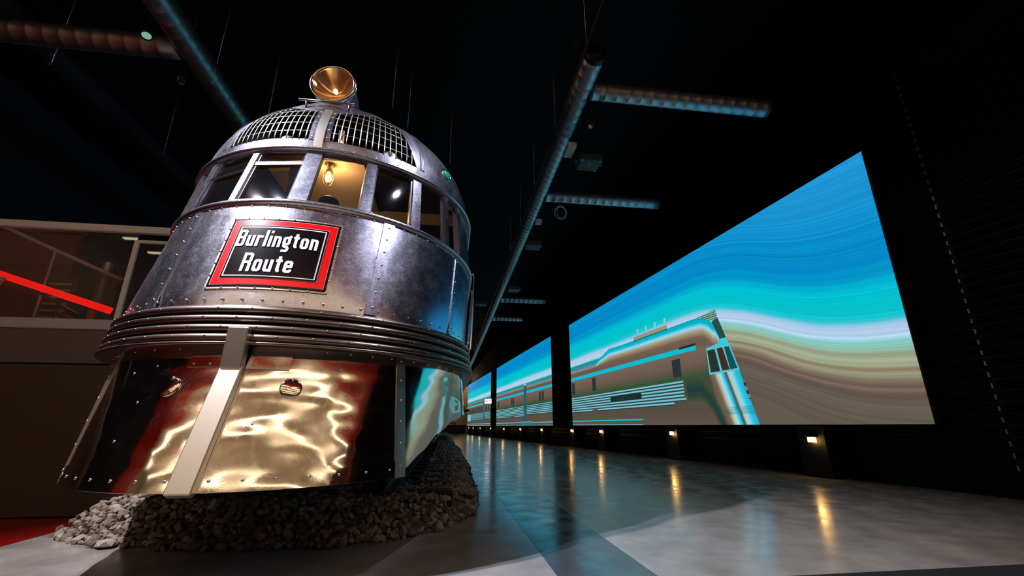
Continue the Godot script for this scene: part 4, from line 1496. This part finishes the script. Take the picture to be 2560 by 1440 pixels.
	rod(st, Vector3(0.06, 1.95, -4.05), Vector3(0.06, 2.88, -4.05), 0.03, 10)
	put("seat_back", st, M.black, t)
	st = mb()
	span(st, Vector3(-0.22, 2.55, -3.84), Vector3(-0.10, 3.1, -3.74))
	put("control_stand", st, M.rail_grey, t)
	for x in [-0.32, -0.26]:
		st = mb()
		rod(st, Vector3(x, 2.3, -4.4), Vector3(x, 3.5, -4.4), 0.008, 6)
		put("cab_pipe", st, mat(Color(0.75, 0.35, 0.18), 0.35, 1.0), t)
	add_sign(t)
	# --- running gear seen below the skirt
	for z in [-6.6, -8.6]:
		for s in [-1, 1]:
			var wc := Vector3(s * 0.76, 0.415 + 0.40, z)
			st = mb()
			lathe(st, wc, Basis(Vector3.UP, Vector3.BACK, Vector3.RIGHT * s), [[0.0, -0.06], [0.43, -0.06], [0.43, -0.035], [0.40, -0.03], [0.40, 0.06], [0.33, 0.06], [0.30, 0.03], [0.12, 0.03], [0.10, 0.08], [0.0, 0.08]], 32)
			put("wheel", st, M.rail, t)
		st = mb()
		rod(st, Vector3(-0.8, 0.815, z), Vector3(0.8, 0.815, z), 0.07, 12)
		put("axle", st, M.rail, t)
	for s in [-1, 1]:
		st = mb()
		box(st, Vector3(s * 1.02, 0.88, -7.6), Vector3(0.10, 0.22, 3.0), Basis(), 0.02)
		for z in [-6.3, -6.6, -8.6]: box(st, Vector3(s * 1.05, 0.78, z), Vector3(0.16, 0.26, 0.24), Basis(), 0.03)
		put("truck_frame", st, M.dark, t)
		for z in [-5.6, -5.9]:
			st = mb()
			tube(st, [Vector3(s * 1.1, 1.32, z), Vector3(s * 1.12, 0.8, z), Vector3(s * 1.05, 0.55, z + 0.05)], 0.035, 8)
			put("sand_pipe", st, M.dark, t)
	st = mb()
	span(st, Vector3(-1.2, 0.95, -16), Vector3(1.2, 1.31, -10))
	put("equipment_box", st, M.dark, t)


# ---------------------------------------------------------------- overhead
func duct_shape(a: Vector3, b: Vector3, r: float, pitch := 0.22) -> SurfaceTool:
	var st := mb()
	var l := a.distance_to(b)
	var prof := [[0.0, 0.0], [r, 0.0]]
	var z := pitch
	while z < l - 0.02:
		prof.append([r, z - 0.012])
		prof.append([r + 0.006, z])
		prof.append([r, z + 0.012])
		z += pitch
	prof.append([r, l])
	prof.append([0.0, l])
	lathe(st, a, frame_of(b - a), prof, 20)
	return st

func ducts() -> void:
	var y := 6.5
	var t := thing("air_duct", "long spiral steel duct with a dark end cap, right of the locomotive", "duct", Vector3(3.38, y, -5.3), "ceiling ducts")
	put("pipe", duct_shape(Vector3(3.38, y, -5.34), Vector3(3.38, y, -50), 0.165), M.zinc, t)
	var st := mb()
	lathe(st, Vector3(3.38, y, -5.36), Basis(), [[0.168, -0.10], [0.172, -0.02], [0.168, 0.02], [0.0, 0.03]], 24)
	put("end_cap", st, M.black, t)
	st = mb()
	torus(st, Vector3(3.38, y, -6.02), Basis(), 0.172, 0.012, 28, 6)
	put("clamp", st, M.zinc, t)
	var said := ["nearest right duct branch, widest of the four, reaching towards the nearest screen", "second right duct branch, with a cable coil hanging from it", "third right duct branch, small and far", "farthest and smallest right duct branch"]
	var k := 0
	for q in [[-6.18, 3.5, 6.95, 0.15], [-9.95, 3.5, 6.6, 0.145], [-19.77, 3.5, 5.7, 0.145], [-23.55, 3.5, 5.2, 0.145]]:
		var b := thing("duct_branch", said[k], "duct", Vector3(q[1], y, q[0]), "ceiling duct branches")
		put("pipe", duct_shape(Vector3(q[1] + 0.07, y, q[0]), Vector3(q[2], y, q[0]), q[3]), M.zinc, b)
		st = mb()
		lathe(st, Vector3(q[1] + 0.30, y, q[0]), frame_of(Vector3.RIGHT), [[q[3] + 0.002, -0.02], [q[3] + 0.014, -0.012], [q[3] + 0.014, 0.012], [q[3] + 0.002, 0.02]], 24)
		put("collar", st, M.zinc, b)
		st = mb()
		lathe(st, Vector3(3.40, y, q[0]), frame_of(Vector3.RIGHT), [[q[3] + 0.03, 0.165], [q[3] + 0.012, 0.19], [q[3] + 0.006, 0.30]], 24)
		put("saddle", st, M.zinc, b)
		k += 1
	t = thing("air_duct", "long spiral steel duct on the left above the locomotive, running back out of sight", "duct", Vector3(-2.95, y, -3.2), "ceiling ducts")
	put("pipe", duct_shape(Vector3(-2.95, y, -3.2), Vector3(-2.95, y, -50), 0.17), M.zinc, t)
	t = thing("duct_branch", "left duct branch reaching out of the picture at the upper left", "duct", Vector3(-3.1, y, -6.2), "ceiling duct branches")
	put("pipe", duct_shape(Vector3(-3.13, y, -6.2), Vector3(-9.98, y, -6.2), 0.165), M.zinc, t)
	t = thing("ceiling_beam", "dark beam running along the left side under the ceiling", "beam", Vector3(-5.4, y, -4))
	st = mb()
	box(st, Vector3(-5.4, 6.55, -24), Vector3(0.16, 0.02, 44), Basis())
	box(st, Vector3(-5.4, 6.70, -24), Vector3(0.02, 0.30, 44), Basis())
	box(st, Vector3(-5.4, 6.85, -24), Vector3(0.16, 0.02, 44), Basis())
	put("web", st, M.hall, t)
	fixture("floodlight", "warm floodlight high on the left wall, outside the picture", Vector3(-9.6, 7.2, -7.4), Vector3(-2.95, 6.5, -5.6), Color(1.0, 0.80, 0.62), 9.0, 13.0, 0.8, "", 4.0, 0.1)
	# black lighting pipes that the rods carry
	for q in [[3.11, "right lighting pipe, beside the right duct"], [-2.56, "left lighting pipe, beside the left duct"]]:
		t = thing("lighting_pipe", "thin black " + q[1], "pipe", Vector3(q[0], 6.28, -14), "black lighting pipes")
		st = mb()
		rod(st, Vector3(q[0], 6.28, -2.0), Vector3(q[0], 6.28, -34), 0.022, 10)
		put("tube", st, M.black, t)


func projector(at: Vector3, label: String, w := 0.44) -> void:
	var t := thing("projector", label, "projector", at, "projectors along the right duct")
	var st := mb()
	box(st, at, Vector3(w, 0.15, 0.42), Basis(), 0.015)
	put("case", st, mat(Color(0.20, 0.26, 0.30), 0.45), t)
	for q in [[-0.45, 0.42], [0.42, -0.40], [0.42, 0.40]]:
		st = mb()
		box(st, at + Vector3(q[0] * w, -0.076, q[1] * 0.42), Vector3(0.055, 0.006, 0.045))
		put("sticker", st, mat(Color(0.45, 0.78, 0.15), 0.5), t)
	st = mb()
	box(st, at + Vector3(0, -0.077, 0.02), Vector3(0.012, 0.005, 0.12), Basis(Vector3.UP, -0.15))
	put("badge", st, M.white, t)
	st = mb()
	lathe(st, at + Vector3(w / 2 - 0.02, 0, 0.0), frame_of(Vector3.RIGHT), [[0.07, 0.0], [0.07, 0.06], [0.055, 0.07], [0.0, 0.06]], 18)
	put("lens_barrel", st, M.black, t)
	st = mb()
	box(st, at + Vector3(0, 0.11, 0), Vector3(0.2, 0.06, 0.2), Basis(), 0.01)
	rod(st, at + Vector3(0, 0.1, 0), Vector3(at.x, 9.2, at.z), 0.02, 8)
	put("mount", st, M.black, t)

func hung_things() -> void:
	var st: SurfaceTool
	var t: Node3D
	var rods := [[-5.12, -6.58, "leftmost thin hanging rod, in front of the left duct branch"], [-2.63, -6.36, "thin hanging rod crossing the left duct"], [-4.89, -9.06, "thin hanging rod between the left beam and the locomotive's windows"], [-2.21, -7.41, "short thin rod just left of the grille roof"], [0.08, -6.85, "long thin rod right of the headlight"], [0.30, -7.41, "short thin rod close above the roof's right shoulder"], [1.11, -8.51, "thin rod above the green marker lamp"], [3.11, -5.03, "bright rod at the right duct's end cap"], [3.11, -7.04, "long bright rod left of the right duct, above the nearest projector"], [3.11, -9.18, "long thin rod beside the right duct at the second branch"], [3.11, -11.27, "thin rod beside the right duct at the far projector"], [3.11, -13.33, "thin faint rod beside the right duct's far half"]]
	for q in rods:
		var yb := 6.0 if q[0] == -2.63 else 6.3
		t = thing("hanging_rod", q[2], "rod", Vector3(q[0], yb, q[1]), "hanging rods under the ceiling")
		st = mb()
		rod(st, Vector3(q[0], yb, q[1]), Vector3(q[0], 9.2, q[1]), 0.006, 6)
		put("shaft", st, M.steel_rod, t)
		st = mb()
		lathe(st, Vector3(q[0], yb - 0.02, q[1]), frame_of(Vector3.UP), [[0.0, -0.01], [0.022, -0.01], [0.022, 0.02], [0.008, 0.03]], 8)
		put("end_nut", st, M.black, t)
	projector(Vector3(3.92, 5.97, -7.55), "nearest projector with green stickers below the first duct branch")
	projector(Vector3(3.60, 5.97, -11.98), "second projector, beside the right duct beyond the cable coil")
	projector(Vector3(3.68, 5.97, -16.4), "third projector, small beside the right duct")
	projector(Vector3(2.55, 5.97, -18.75), "farthest projector, left of the right duct", 0.5)
	var k := 0
	for q in [[3.46, 6.05, -7.31, 0.17, 0.40], [3.48, 6.05, -10.56, 0.16, 0.2]]:
		t = thing("junction_box", ["pale box under the right duct beside the nearest projector", "small pale box under the right duct beyond the cable coil"][k], "box", Vector3(q[0], q[1], q[2]), "pale boxes under the right duct")
		st = mb()
		box(st, Vector3(q[0], q[1], q[2]), Vector3(q[3], 0.1, q[4]), Basis(), 0.008)
		put("case", st, M.white, t)
		st = mb()
		rod(st, Vector3(q[0], q[1] + 0.04, q[2]), Vector3(q[0], 6.33, q[2]), 0.012, 8)
		put("hanger", st, M.black, t)
		k += 1
	# a dome camera beside the nearest projector
	t = thing("dome_camera", "small shiny dome camera left of the nearest projector", "camera", Vector3(3.60, 5.95, -7.47))
	st = mb()
	lathe(st, Vector3(3.60, 5.95, -7.47), frame_of(Vector3.UP), [[0.0, -0.06], [0.03, -0.055], [0.055, -0.03], [0.06, 0.0], [0.06, 0.02], [0.0, 0.02]], 18)
	put("dome", st, mat(Color(0.05, 0.06, 0.08), 0.05), t)
	st = mb()
	rod(st, Vector3(3.60, 5.97, -7.47), Vector3(3.60, 9.2, -7.47), 0.012, 8)
	put("stem", st, M.black, t)
	# cable coil
	t = thing("cable_coil", "pale coiled cable hanging under the second duct branch", "cable", Vector3(3.88, 5.9, -9.8))
	for q in [[0.0, 0.15, 1.25], [0.35, 0.13, 1.35], [-0.3, 0.14, 1.1]]:
		st = mb()
		torus(st, Vector3(3.90 + q[0] * 0.05, 5.97, -9.8), Basis(Vector3.UP, q[0]), q[1], 0.007, 32, 6, q[2])
		put("loop", st, M.white, t)
	st = mb()
	rod(st, Vector3(3.90, 6.14, -9.8), Vector3(3.90, 6.35, -9.95), 0.006, 6)
	put("tie", st, M.white, t)
	# black spotlights at the left duct and a cluster at the first right branch
	fixture("spotlight", "black spotlight with a faintly glowing lens below the left duct branch", Vector3(-3.2, 6.18, -5.66), Vector3(-2.2, 3.0, -4.8), Color(0.75, 1.0, 0.85), 0.3, 14.0, 0.6, "small spotlights at the ducts", 0.4, 0.07)
	fixture("spotlight", "dark unlit-looking spotlight hanging beside the left duct", Vector3(-3.16, 6.1, -6.5), Vector3(-3.0, 4.0, -6.9), Color(1.0, 0.9, 0.8), 0.05, 14.0, 0.6, "small spotlights at the ducts", 0.02, 0.05)
	fixture("spotlight", "small dark spotlight below the nearest right duct branch", Vector3(3.64, 6.05, -6.55), Vector3(1.5, 2.0, -5.5), Color(1.0, 0.95, 0.9), 0.3, 12.0, 0.6, "small spotlights at the ducts", 0.06, 0.05)
